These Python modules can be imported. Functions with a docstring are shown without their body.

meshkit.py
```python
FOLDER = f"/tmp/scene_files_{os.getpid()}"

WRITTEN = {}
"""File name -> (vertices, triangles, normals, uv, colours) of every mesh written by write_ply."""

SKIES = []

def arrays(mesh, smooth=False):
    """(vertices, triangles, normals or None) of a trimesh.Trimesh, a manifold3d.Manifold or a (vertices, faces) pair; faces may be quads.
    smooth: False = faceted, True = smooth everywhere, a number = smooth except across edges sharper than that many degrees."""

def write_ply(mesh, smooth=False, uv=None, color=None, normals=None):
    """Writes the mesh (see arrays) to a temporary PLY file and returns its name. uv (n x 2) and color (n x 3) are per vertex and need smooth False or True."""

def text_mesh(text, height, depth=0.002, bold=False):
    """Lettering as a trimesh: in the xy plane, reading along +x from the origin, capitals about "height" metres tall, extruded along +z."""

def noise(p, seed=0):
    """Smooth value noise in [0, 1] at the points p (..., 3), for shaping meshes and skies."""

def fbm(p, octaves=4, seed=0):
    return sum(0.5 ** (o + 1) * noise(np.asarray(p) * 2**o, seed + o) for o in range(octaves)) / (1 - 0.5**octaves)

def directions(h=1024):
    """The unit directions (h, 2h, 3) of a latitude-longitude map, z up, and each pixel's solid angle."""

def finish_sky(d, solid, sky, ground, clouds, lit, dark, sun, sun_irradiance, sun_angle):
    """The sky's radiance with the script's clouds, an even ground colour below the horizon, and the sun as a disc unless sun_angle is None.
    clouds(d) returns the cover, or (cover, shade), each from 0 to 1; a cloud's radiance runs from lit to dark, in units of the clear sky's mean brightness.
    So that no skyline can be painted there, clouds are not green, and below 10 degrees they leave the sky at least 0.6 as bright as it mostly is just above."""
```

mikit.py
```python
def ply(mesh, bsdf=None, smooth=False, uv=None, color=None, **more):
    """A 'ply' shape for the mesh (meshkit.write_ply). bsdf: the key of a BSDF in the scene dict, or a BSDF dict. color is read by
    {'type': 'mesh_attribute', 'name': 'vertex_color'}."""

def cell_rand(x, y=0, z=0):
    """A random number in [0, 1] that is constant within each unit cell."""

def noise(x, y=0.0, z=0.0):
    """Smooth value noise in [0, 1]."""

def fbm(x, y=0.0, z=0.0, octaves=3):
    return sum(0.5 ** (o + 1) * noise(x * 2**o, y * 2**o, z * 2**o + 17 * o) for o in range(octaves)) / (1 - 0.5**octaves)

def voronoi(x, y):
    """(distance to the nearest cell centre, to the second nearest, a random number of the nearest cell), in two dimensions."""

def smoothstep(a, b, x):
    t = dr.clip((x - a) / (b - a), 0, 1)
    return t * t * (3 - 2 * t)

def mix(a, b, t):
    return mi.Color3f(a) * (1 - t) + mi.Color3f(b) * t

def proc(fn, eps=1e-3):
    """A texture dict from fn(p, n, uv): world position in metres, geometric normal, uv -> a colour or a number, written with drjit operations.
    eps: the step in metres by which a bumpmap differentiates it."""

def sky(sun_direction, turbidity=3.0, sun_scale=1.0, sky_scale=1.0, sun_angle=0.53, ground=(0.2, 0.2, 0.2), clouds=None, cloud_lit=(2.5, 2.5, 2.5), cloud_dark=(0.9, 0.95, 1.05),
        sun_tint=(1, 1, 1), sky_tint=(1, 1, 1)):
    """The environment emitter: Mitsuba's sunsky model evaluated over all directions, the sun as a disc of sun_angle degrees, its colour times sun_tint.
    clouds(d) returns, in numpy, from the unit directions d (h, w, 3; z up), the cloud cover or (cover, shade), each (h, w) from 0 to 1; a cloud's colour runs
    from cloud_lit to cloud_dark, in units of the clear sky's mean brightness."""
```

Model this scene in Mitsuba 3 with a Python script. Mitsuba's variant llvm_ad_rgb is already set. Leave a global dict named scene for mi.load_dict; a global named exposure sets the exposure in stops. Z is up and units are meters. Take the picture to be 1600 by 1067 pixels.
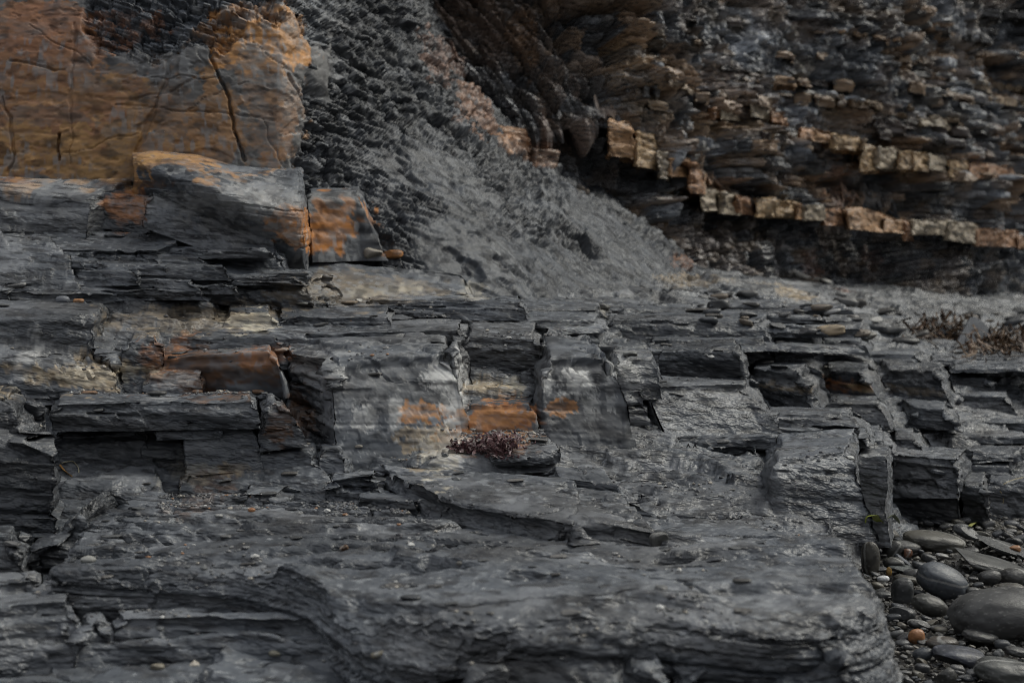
import sys
import math, random, numpy as np, trimesh
import drjit as dr, mitsuba as mi
import mikit, meshkit
from scipy.interpolate import PchipInterpolator, RBFInterpolator

random.seed(7)
np.random.seed(7)
scene, labels = {}, {}

# ------------------------------------------------------------------ camera, sky, exposure
CAM = np.array([0.0, 0.0, 1.3])
FPX = 2198.0                                   # focal length in pixels of a 1600 wide picture
PITCH = math.atan((533.5 - 380) / FPX)
FW = np.array([0, math.cos(PITCH), -math.sin(PITCH)])
UP = np.array([0, math.sin(PITCH), math.cos(PITCH)])
scene['camera'] = {
    'type': 'thinlens', 'fov': math.degrees(2 * math.atan(800 / FPX)), 'fov_axis': 'x',
    'aperture_radius': 0.009, 'focus_distance': 5.3, 'near_clip': 0.1, 'far_clip': 500.0,
    'to_world': mi.ScalarTransform4f().look_at(origin=CAM.tolist(), target=(CAM + FW).tolist(), up=UP.tolist())}
scene['sky'] = mikit.sky((0.62, 0.22, 0.75), turbidity=4, sun_scale=0.3, sun_angle=34, ground=(0.08, 0.08, 0.08),
                         clouds=lambda d: (d[..., 2] * 0 + 1.0, (2 - 2 * np.clip(d[..., 2], 0, 1)) / 3), cloud_lit=(.92, .95, 1.0), cloud_dark=(0, 0, 0), sun_tint=(.80, .94, 1.12))   # an overcast sky is three times as bright overhead as at the horizon
exposure = 3.2


# ------------------------------------------------------------------ helpers
def at(px, py, Y):
    """The point at the distance Y (metres along +y) that stands where the photograph has the pixel."""
    d = FW + np.array([1, 0, 0]) * (px - 800) / FPX - UP * (py - 533.5) / FPX
    return CAM + d * (Y / d[1])


def on_z(px, py, z=0.0):
    d = FW + np.array([1, 0, 0]) * (px - 800) / FPX - UP * (py - 533.5) / FPX
    return CAM + d * ((z - CAM[2]) / d[2])


def nz(P, s, seed=0):
    return meshkit.noise(P * np.asarray(s, float), seed)


def fb(P, s, octaves=3, seed=0):
    return meshkit.fbm(P * np.asarray(s, float), octaves, seed)


def sst(a, b, x):
    t = np.clip((x - a) / (b - a), 0, 1)
    return t * t * (3 - 2 * t)


def h3(a, b, c, seed=0):
    """random 0..1 per integer triple"""
    h = (a.astype(np.int64) * 374761393 + b.astype(np.int64) * 668265263 + c.astype(np.int64) * 2147483647 + seed * 144665) & 0xFFFFFFFF
    h = ((h ^ (h >> 13)) * 1274126177) & 0xFFFFFFFF
    h = ((h ^ (h >> 15)) * 2246822519) & 0xFFFFFFFF
    return ((h ^ (h >> 16)) & 0xFFFFFF) / 16777215.0


def normals(V, F):
    fn = np.cross(V[F[:, 1]] - V[F[:, 0]], V[F[:, 2]] - V[F[:, 0]])
    n = np.zeros_like(V)
    for k in range(3):
        for c in range(3):
            n[:, c] += np.bincount(F[:, k], fn[:, c], len(V))
    return n / np.maximum(np.linalg.norm(n, axis=1, keepdims=True), 1e-12)


def grid_faces(nr, nc):
    i = np.arange(nr * nc).reshape(nr, nc)
    q = np.stack([i[:-1, :-1], i[:-1, 1:], i[1:, 1:], i[1:, :-1]], -1).reshape(-1, 4)
    return np.vstack([q[:, [0, 1, 2]], q[:, [0, 2, 3]]])


DIP = np.array([-0.085, 0.02, 1.0])            # the beds dip gently to the right


def bed(P):
    return P @ np.array([0.085, -0.01, 1.0])


# ------------------------------------------------------------------ rock colour: beds, weathering patches, stains that stand where the photo has them
STAINS = []


def stain(px, py, Y, rx, ry, col, w=1.0, sc=9.0, depth=0.4, rough=0.8, stretch=(1, 1, 1)):
    k = Y / FPX
    STAINS.append((at(px, py, Y), np.array([rx * k, depth, ry * k]), np.array(col), w, sc, rough, np.array(stretch)))


ORANGE, TAN, PALE, CHALK, BROWN, RUST = (.31, .145, .052), (.34, .25, .14), (.40, .36, .28), (.46, .46, .45), (.085, .042, .02), (.24, .095, .03)


def apply_stains(C, P, seed=0):
    lo, hi = P.min(0), P.max(0)
    for k, (c, r, col, w, sc, rough, stv) in enumerate(STAINS):
        if np.any(lo > c + 1.5 * r) or np.any(hi < c - 1.5 * r):
            continue
        d = (P - c) / r
        sel = np.nonzero((np.abs(d) < 1.5).all(1))[0]
        if not len(sel):
            continue
        q = P[sel]
        e = np.sqrt((d[sel] ** 2).sum(1)) + rough * ((fb(q, sc * stv, 5, 40 + k) - 0.5) * 2.2 + (fb(q, np.array([sc * 5, sc * 5, sc * 4]) * stv, 4, 70 + k) - .5) * 1.7)
        m = (sst(1.0, 0.93, e) * w * (0.5 + 0.5 * sst(.36, .52, fb(q, np.array([16, 16, 30]) * (1 if sc > 3 else .4), 4, k))))[:, None]
        m = m * (.45 + .55 * sst(.30, .52, fb(q, np.array([34, 34, 75]) * (1 if sc > 3 else .5), 3, 95 + k)))[:, None]
        v = (0.45 + 1.1 * fb(q, (16, 16, 40), 4, 90 + k))[:, None]
        C[sel] = C[sel] * (1 - m) + col * v * m
    return C


def rock_colour(P, tone=1.0, brown=0.25, dust=0.35, seed=0):
    q = bed(P)
    Q = np.c_[P[:, 0], P[:, 1], q]
    a = fb(Q, (1.7, 1.7, 3.5), 4, 3 + seed)
    b = fb(Q, (9, 9, 26), 3, 11 + seed)
    lam = nz(Q, (3, 3, 75), 21)
    g = 0.034 + 0.046 * sst(.25, .75, .55 * a + .45 * b) + 0.016 * (lam - .5)
    cool, warm = np.array([.88, .98, 1.13]), np.array([1.12, 1.0, .85])
    t = sst(.45, .72, fb(Q, (2.3, 2.3, 6), 3, 31 + seed))[:, None] * brown
    C = g[:, None] * (cool * (1 - t) + warm * t)
    d = sst(.50, .68, fb(Q, (4.5, 4.5, 9), 4, 51 + seed)) * dust * (.45 + .55 * nz(P, 45, 5))
    C = C * (1 - d[:, None]) + np.array([.165, .172, .184]) * d[:, None]
    f = sst(.80, .93, nz(P, 85, 8)) * sst(.45, .7, nz(P, 7, 9)) * .6
    C = C * (1 - f[:, None]) + np.array([.26, .27, .28]) * f[:, None]
    k = sst(.62, .8, fb(Q, (12, 12, 30), 3, 61 + seed)) * .45
    C *= (1 - k[:, None])
    return np.clip(C * tone, 0.008, .8)


def flakes(P, sx=3.2, amp=.03, seed=0, steps=5):
    """height of a shale surface that has come off in flakes: terraced noise with sharp, uneven edges, and lens-shaped pits"""
    Q = np.c_[P[:, 0] + .35 * P[:, 1], P[:, 1] * 1.15, P[:, 2] * .6]
    Q = Q + .05 * (fb(P, 7, 2, 71 + seed)[:, None] - .5)
    f = fb(Q, (sx * .55, sx, sx), 5, 17 + seed) * steps
    fl = np.floor(f)
    fr = f - fl
    ter = (fl + sst(.80, .97, fr)) / steps
    pit = sst(.57, .655, fb(Q, (5.5, 13, 10), 4, 23 + seed)) * sst(.40, .55, fb(Q, (1.3, 1.6, 1), 2, 29 + seed))
    cr = np.abs(fb(Q, (1.5, 3.6, 3), 4, 57 + seed) - .5)
    crack = sst(.014, .003, cr) * sst(.42, .55, fb(Q, (.9, .9, 1), 2, 59 + seed))
    return amp * (2.2 * (ter - .5)) - pit * amp * .95 - crack * amp * .8


def lamina(P, along, rag, seed=0):
    """how far a broken edge stands back, bed by bed"""
    q = bed(P) + .018 * (fb(P, 2.2, 2, 37 + seed) - .5) * 2
    out = 0
    for t, ln, w in ((.085, .42, 1.0), (.036, .2, .65), (.016, .11, .3)):
        l = np.floor(q / t + 13.7)
        j = h3(l, l * 0 + 3, l * 0, seed)
        s = np.floor(along / (ln * (.6 + .8 * j)) + 9 * j + .5 * (fb(P, 9, 2, 43) - .5))
        v = h3(l, s, l * 0 + 1, seed)
        fr = q / t + 13.7 - l
        groove = sst(.16, .0, fr) * .8
        out = out + w * (-(v ** 1.6) - groove * sst(.35, .6, nz(P, (2.5, 2.5, 8), 53 + seed)))
    return out * rag


def rough(P, amp=.02, seed=0):
    return amp * (fb(P, 2.6, 4, 81 + seed) - .5) * 2 + amp * .28 * (fb(P, 24, 3, 83 + seed) - .5) * 2


TRIS, SOLID = [0], []


def add(key, V, F, C, bsdf='rock_material', smooth=True):
    TRIS[0] += len(F)
    SOLID.append((V, F))
    scene[key] = mikit.ply((V, F), bsdf, smooth=smooth, color=np.clip(C, 0, 1))


COUNT = {}


def numbered(key):
    n = COUNT.get(key, 0)
    COUNT[key] = n + 1
    return key if n == 0 else f'{key}_{n:03d}'


# ------------------------------------------------------------------ materials
def chips(f, n):
    f = f * n
    fl = dr.floor(f)
    return (fl + mikit.smoothstep(.62, .98, f - fl)) / n


def bump_rock(p, n, uv):
    q = p.z + .085 * p.x
    u = p.x + .35 * p.y
    return .015 * chips(mikit.fbm(u * 17, p.y * 28, q * 58, octaves=2), 6.0) + .0034 * mikit.noise(u * 85, p.y * 120, q * 230)


def dark_grain(p, n, uv):
    q = p.z + .085 * p.x
    return .72 * mikit.smoothstep(.50, .74, mikit.fbm(p.x * 14, p.y * 20, q * 66, octaves=2))


def pale_grain(p, n, uv):
    q = p.z + .085 * p.x
    return .6 * mikit.smoothstep(.55, .85, mikit.noise(p.x * 44 + 9, p.y * 52, q * 120)) * mikit.smoothstep(.36, .66, mikit.noise(p.x * 3.1, p.y * 3.1, q * 6 + 3))


def bump_stone(p, n, uv):
    return .0009 * mikit.fbm(p.x * 220, p.y * 220, p.z * 220, octaves=2)


VC = {'type': 'mesh_attribute', 'name': 'vertex_color'}
ROCK = {'type': 'principled', 'base_color': VC, 'roughness': .46, 'specular': .48}
DARK = {'type': 'principled', 'base_color': {'type': 'rgb', 'value': [.012, .012, .0135]}, 'roughness': .5, 'specular': .4}
LIGHT = {'type': 'diffuse', 'reflectance': {'type': 'rgb', 'value': [.20, .21, .222]}}
GRAIN = {'type': 'blendbsdf', 'weight': mikit.proc(pale_grain), 'b1': {'type': 'blendbsdf', 'weight': mikit.proc(dark_grain), 'b1': ROCK, 'b2': DARK}, 'b2': LIGHT}
scene['rock_material'] = {'type': 'twosided', 'b': {'type': 'bumpmap', 't': mikit.proc(bump_rock, eps=2e-3), 'scale': 1.0, 'b': GRAIN}}


def bump_smooth(p, n, uv):
    return .0042 * chips(mikit.fbm(p.x * 20, p.y * 20, p.z * 40, octaves=2), 6.0)


def soft_grain(p, n, uv):
    return .55 * mikit.smoothstep(.50, .74, mikit.fbm(p.x * 18, p.y * 18, p.z * 22, octaves=2))


def soft_pale(p, n, uv):
    return .62 * mikit.smoothstep(.50, .70, mikit.fbm(p.x * 40 + 9, p.y * 40, p.z * 13, octaves=2)) * mikit.smoothstep(.44, .60, mikit.noise(p.x * 4.2, p.y * 4.2, p.z * 4.2 + 3))


scene['joint_face_material'] = {'type': 'twosided', 'b': {'type': 'bumpmap', 't': mikit.proc(bump_smooth, eps=2e-3), 'scale': 1.0, 'b': {
    'type': 'blendbsdf', 'weight': mikit.proc(soft_pale), 'b1': {'type': 'blendbsdf', 'weight': mikit.proc(soft_grain), 'b1': {**ROCK, 'roughness': .58, 'specular': .35}, 'b2': {'type': 'diffuse', 'reflectance': {'type': 'rgb', 'value': [.02, .02, .022]}}}, 'b2': {'type': 'diffuse', 'reflectance': {'type': 'rgb', 'value': [.2, .205, .21]}}}}}
scene['stone_material'] = {'type': 'twosided', 'b': {'type': 'bumpmap', 't': mikit.proc(bump_stone, eps=1e-3), 'scale': 1.0,
                           'b': {'type': 'principled', 'base_color': VC, 'roughness': .5, 'specular': .45}}}
scene['plain_material'] = {'type': 'twosided', 'b': {'type': 'principled', 'base_color': VC, 'roughness': .6, 'specular': .4}}

# ------------------------------------------------------------------ where the photo has its stains
exec_stains = [
    # joint faces of the two big blocks
    (655, 652, 5.05, 56, 24, ORANGE, .9, 7), (690, 690, 5.1, 30, 12, ORANGE, .8, 10), (672, 700, 5.05, 55, 26, TAN, .45, 10),
    (880, 643, 5.3, 22, 15, ORANGE, .9, 10), (905, 605, 5.3, 30, 20, CHALK, .75, 12), (856, 600, 5.3, 8, 16, CHALK, .7, 14),
    (715, 640, 5.2, 16, 70, CHALK, .75, 12), (690, 590, 5.2, 40, 24, CHALK, .6, 12), (690, 700, 5.1, 30, 24, PALE, .6, 14), (565, 660, 5.0, 18, 24, CHALK, .65, 16), (610, 660, 5, 10, 40, CHALK, .4, 14),
    (480, 575, 5.2, 60, 30, CHALK, .3, 9),
    (785, 655, 5.35, 62, 24, RUST, .95, 7), (785, 650, 5.35, 52, 16, ORANGE, .8, 9), (765, 682, 5.2, 70, 16, ORANGE, .55, 8), (778, 601, 5.65, 52, 9, PALE, .75, 12),
    (755, 602, 5.65, 40, 8, TAN, .6, 12),
    # recess on the left
    (340, 580, 5.3, 120, 34, BROWN, .9, 4), (400, 562, 5.3, 34, 14, RUST, .6, 8), (240, 560, 5.2, 34, 30, RUST, .6, 7), (225, 595, 5.2, 24, 10, ORANGE, .45, 9),
    (463, 650, 5.3, 26, 50, BROWN, .9, 4), (100, 590, 5.1, 110, 20, TAN, .55, 8), (150, 590, 5.1, 90, 16, PALE, .45, 14), (270, 600, 5.2, 40, 14, CHALK, .3, 12), (20, 560, 5.1, 16, 40, CHALK, .4, 12),
    (330, 755, 4.8, 50, 22, BROWN, .5, 6), (350, 750, 4.7, 40, 10, TAN, .45, 14), (280, 750, 4.75, 45, 16, PALE, .25, 12),
    # upper ledges
    (388, 498, 5.85, 44, 17, PALE, .9, 7), (300, 500, 5.8, 110, 22, TAN, .3, 7), (560, 450, 6.5, 150, 28, TAN, .28, 5), (605, 455, 6.6, 60, 10, PALE, .5, 10),
    (745, 455, 6.9, 25, 14, PALE, .4, 10), (950, 480, 7.2, 14, 14, PALE, .35, 8),
    (1325, 605, 7.4, 44, 9, RUST, .85, 7), (1345, 606, 7.4, 18, 6, TAN, .7, 12), (1235, 610, 6.6, 60, 4, TAN, .35, 12), (1430, 612, 7.9, 60, 6, TAN, .25, 9),
    (985, 575, 5.7, 30, 28, CHALK, .3, 14), (1340, 690, 6, 30, 14, CHALK, .3, 14), (1100, 440, 9.5, 70, 12, TAN, .4, 6), (1110, 410, 10, 50, 14, RUST, .5, 5), (1230, 455, 11, 60, 10, TAN, .6, 5),
    # the joint wall, upper left
    (150, 170, 6.7, 230, 110, (.26, .145, .062), 1, 2.6), (40, 110, 6.7, 150, 130, (.22, .11, .055), 1, 3), (310, 180, 6.7, 130, 90, (.235, .135, .068), 1, 3), (90, 235, 6.7, 160, 40, (.28, .16, .062), .9, 4),
    (60, 40, 6.7, 130, 50, (.20, .09, .045), .7, 3), (400, 55, 6.9, 78, 56, (.36, .18, .065), 1, 3), (415, 215, 6.8, 52, 52, (.27, .15, .085), .8, 3.5), (430, 140, 6.8, 60, 60, (.21, .135, .09), .7, 4),
    (230, 95, 6.7, 110, 26, (.085, .085, .088), .75, 4), (250, 130, 6.7, 40, 70, (.10, .095, .092), .6, 5), (400, 190, 6.8, 36, 60, (.11, .108, .105), .75, 4), (380, 110, 6.8, 60, 40, (.11, .108, .105), .7, 4), (60, 180, 6.7, 90, 16, (.09, .08, .075), .5, 6), (150, 130, 6.7, 120, 14, (.1, .085, .075), .5, 6),
    (440, 345, 6.2, 48, 42, (.36, .18, .08), .8, 4), (450, 365, 6.2, 30, 20, CHALK, .35, 12), (340, 320, 6.2, 100, 60, (.17, .165, .16), .6, 5), (370, 310, 6.2, 40, 24, CHALK, .3, 14),
    (60, 290, 6.4, 80, 22, CHALK, .3, 14), (260, 315, 6.4, 90, 14, CHALK, .3, 14), (178, 325, 6.3, 40, 30, RUST, .9, 5), (190, 285, 6.3, 70, 10, BROWN, .6, 6),
    (530, 350, 6.7, 62, 56, (.34, .135, .03), .95, 3), (500, 330, 6.7, 26, 20, BROWN, .5, 7), (600, 396, 6.7, 34, 10, (.36, .15, .04), .8, 6),
    # the long pinkish rib and the rest of the far cliff
    (700, 100, 10.5, 24, 75, (.19, .115, .085), .75, 1.6), (745, 175, 10.3, 28, 55, (.27, .165, .115), .8, 1.8), (805, 225, 10.2, 40, 22, (.38, .215, .12), .9, 2), (845, 240, 10.3, 28, 22, (.33, .19, .12), .7, 2),
    (820, 40, 11, 26, 60, (.22, .13, .07), .7, 1.5), (865, 110, 11, 30, 70, (.2, .14, .1), .5, 1.8), (990, 130, 11.5, 40, 90, (.24, .17, .10), .55, 1.8), (1040, 210, 12, 60, 40, (.27, .18, .11), .55, 1.8),
    (1170, 150, 13, 80, 60, (.22, .15, .10), .5, 1.5), (1160, 195, 13, 90, 20, (.25, .17, .09), .5, 2), (1380, 170, 16, 60, 60, (.2, .13, .085), .4, 1.2), (1340, 290, 15.3, 40, 50, (.3, .16, .085), .6, 1.5),
    (1120, 290, 12.6, 60, 20, (.32, .17, .08), .6, 2), (1290, 420, 14.6, 30, 26, (.22, .11, .07), .5, 2.5), (1390, 405, 16, 26, 22, (.22, .11, .07), .4, 2.5),
]
for s in exec_stains:
    px, py, Y, rx, ry, col, w, sc = s
    stain(px, py, Y, rx, ry, col, w, sc, depth=.55 if Y < 9 else 1.6, rough=.85 if Y < 6 else .75)

for px, py, Y, rx, ry, w in ((708, 635, 5.2, 22, 80, .9), (690, 590, 5.2, 34, 26, .8), (905, 606, 5.35, 32, 22, .95), (925, 640, 5.4, 14, 40, .6), (858, 600, 5.35, 9, 22, .9), (955, 590, 5.5, 10, 50, .7), (680, 702, 5.1, 40, 20, .7), (568, 660, 5.0, 22, 22, .8), (612, 660, 5.05, 9, 40, .7)):
    stain(px, py, Y, rx * .8, ry * .8, (.36, .365, .36), w * .62, 19, depth=.5, rough=1.35, stretch=(1.8, 1.8, .55))      # chalky runs down the joint faces

# ------------------------------------------------------------------ the platform's ground, between and under the blocks
BASE = [  # px, distance, height
    (-900, 2.2, .2), (100, 2.2, .2), (800, 2.2, .2), (1300, 2.2, .2), (1600, 2.2, -.2), (2200, 2.2, -.25),
    (-500, 3.5, .36), (0, 3.5, .30), (500, 3.5, .30), (1230, 3.5, .22), (1330, 3.5, -.12), (1800, 3.5, -.2),
    (-600, 4.5, .6), (-100, 4.5, .46), (300, 4.5, .40), (700, 4.5, .40), (1000, 4.5, .40), (1225, 4.5, .33), (1300, 4.5, -.10), (1700, 4.5, -.2),
    (-100, 5.0, .62), (200, 5.0, .55), (450, 5.0, .46), (700, 5.0, .465), (900, 5.0, .455), (1200, 5.0, .42), (1250, 5.0, .36), (1325, 5.0, -.10), (1700, 5, -.2),
    (-150, 5.3, .80), (150, 5.3, .74), (350, 5.3, .70), (500, 5.3, .55), (780, 5.3, .55), (900, 5.3, .5), (1200, 5.3, .43), (1280, 5.3, .38), (1345, 5.3, -.10), (1700, 5.3, -.2),
    (-200, 5.8, 1.08), (0, 5.8, 1.02), (300, 5.8, .98), (600, 5.8, .92), (800, 5.8, .85), (950, 5.8, .64), (1150, 5.8, .47), (1300, 5.8, .40), (1375, 5.8, -.08), (1700, 5.8, -.2),
    (-300, 6.3, 1.34), (0, 6.2, 1.32), (200, 6.2, 1.24), (400, 6.35, 1.0), (500, 6.6, .98), (650, 6.5, .93), (800, 6.5, .95), (1000, 6.5, .78), (1200, 6.5, .50), (1345, 6.5, .36), (1425, 6.6, -.05), (1700, 6.6, -.1),
    (-200, 7.2, 1.5), (200, 7.2, 1.45), (420, 7.1, 1.12), (650, 7.2, .98), (770, 7.2, 1.0), (950, 7.2, .92), (1100, 7.2, .76), (1250, 7.2, .55), (1400, 7.2, .31), (1500, 7.2, .22), (1700, 7.2, .1),
    (770, 8, 1.1), (950, 8, 1.0), (1070, 8, .90), (1250, 8, .70), (1400, 8, .46), (1550, 8, .34), (1800, 8, .2),
    (600, 9, 1.2), (1000, 9, 1.05), (1100, 9, .98), (1250, 9, .82), (1400, 9, .60), (1600, 9, .40), (1900, 9, .25),
    (1000, 10.5, 1.1), (1100, 10.5, 1.06), (1250, 10.5, .90), (1400, 10.5, .70), (1600, 10.5, .46), (1900, 10.5, .3),
    (1100, 13, 1.1), (1200, 13, .98), (1400, 13, .74), (1600, 13, .46), (1900, 13, .3), (1300, 17, .95), (1450, 17, .75), (1600, 17, .46), (1800, 17, .4), (1500, 24, .7), (1750, 24, .5), (2100, 24, .4)]
bx = np.array([((p - 800) / FPX * Y, Y) for p, Y, z in BASE])
bz = np.array([z for p, Y, z in BASE])
lg = lambda xy: np.c_[xy[:, 0] / xy[:, 1] * 6, 6 * np.log(xy[:, 1])]
base_rbf = RBFInterpolator(lg(bx), bz, kernel='linear', smoothing=.004, neighbors=24)


def sheet(key, amin, amax, r0, r1, na, nr, zf, cf):
    a = np.linspace(amin, amax, na)
    r = np.geomspace(r0, r1, nr)
    A, R = np.meshgrid(a, r)
    xy = np.c_[(A * R).ravel(), R.ravel()]
    z, shift = zf(xy)
    V = np.c_[xy, z]
    V[:, :2] += shift
    F = grid_faces(nr, na)
    add(key, V, F, cf(V))


def platform_z(xy):
    # the smooth ground on a coarse net, then beds, joints and flakes
    xyc = xy
    z = base_rbf(lg(xyc))
    P = np.c_[xy, z]
    P0 = np.c_[xy, z * 0]
    w = .16 * (fb(P0, 1.6, 3, 5) - .5) + .05 * (fb(P0, 7, 3, 6) - .5)
    ca, sa = math.cos(.5), math.sin(.5)
    u, v = xy[:, 0] * ca + xy[:, 1] * sa, -xy[:, 0] * sa + xy[:, 1] * ca
    u = u + .1 * (fb(P0, 3, 2, 8) - .5)
    v = v + .1 * (fb(P0, 3, 2, 9) - .5)
    ju, jv = np.floor(u / .62), np.floor(v / .43 + .5 * np.floor(u / .62))
    q = z + .085 * xy[:, 0] + w + .06 * (h3(ju, jv, ju * 0) - .5)
    for t, k in ((.06, .7), (.024, .6)):
        f = q / t
        fl = np.floor(f)
        q = q * (1 - k) + k * t * (fl + sst(.72, .97, f - fl))
    z2 = q - w * .75 - .085 * xy[:, 0]
    P = np.c_[xy, z2]
    z2 = z2 + flakes(P, 3.4, .022, 1) + rough(P, .012, 1)
    return z2, 0


# resolution first: only in the seen sector
sheet('rock_platform', -.42, .46, 3.2, 26, 560, 720, platform_z, lambda V: apply_stains(rock_colour(V, 1.0, .3, .8), V))
labels['rock_platform'] = {'label': 'dark grey stepped shale ledges sloping from the cliff foot to the pebbles', 'category': 'rock ledge', 'kind': 'structure'}


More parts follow.
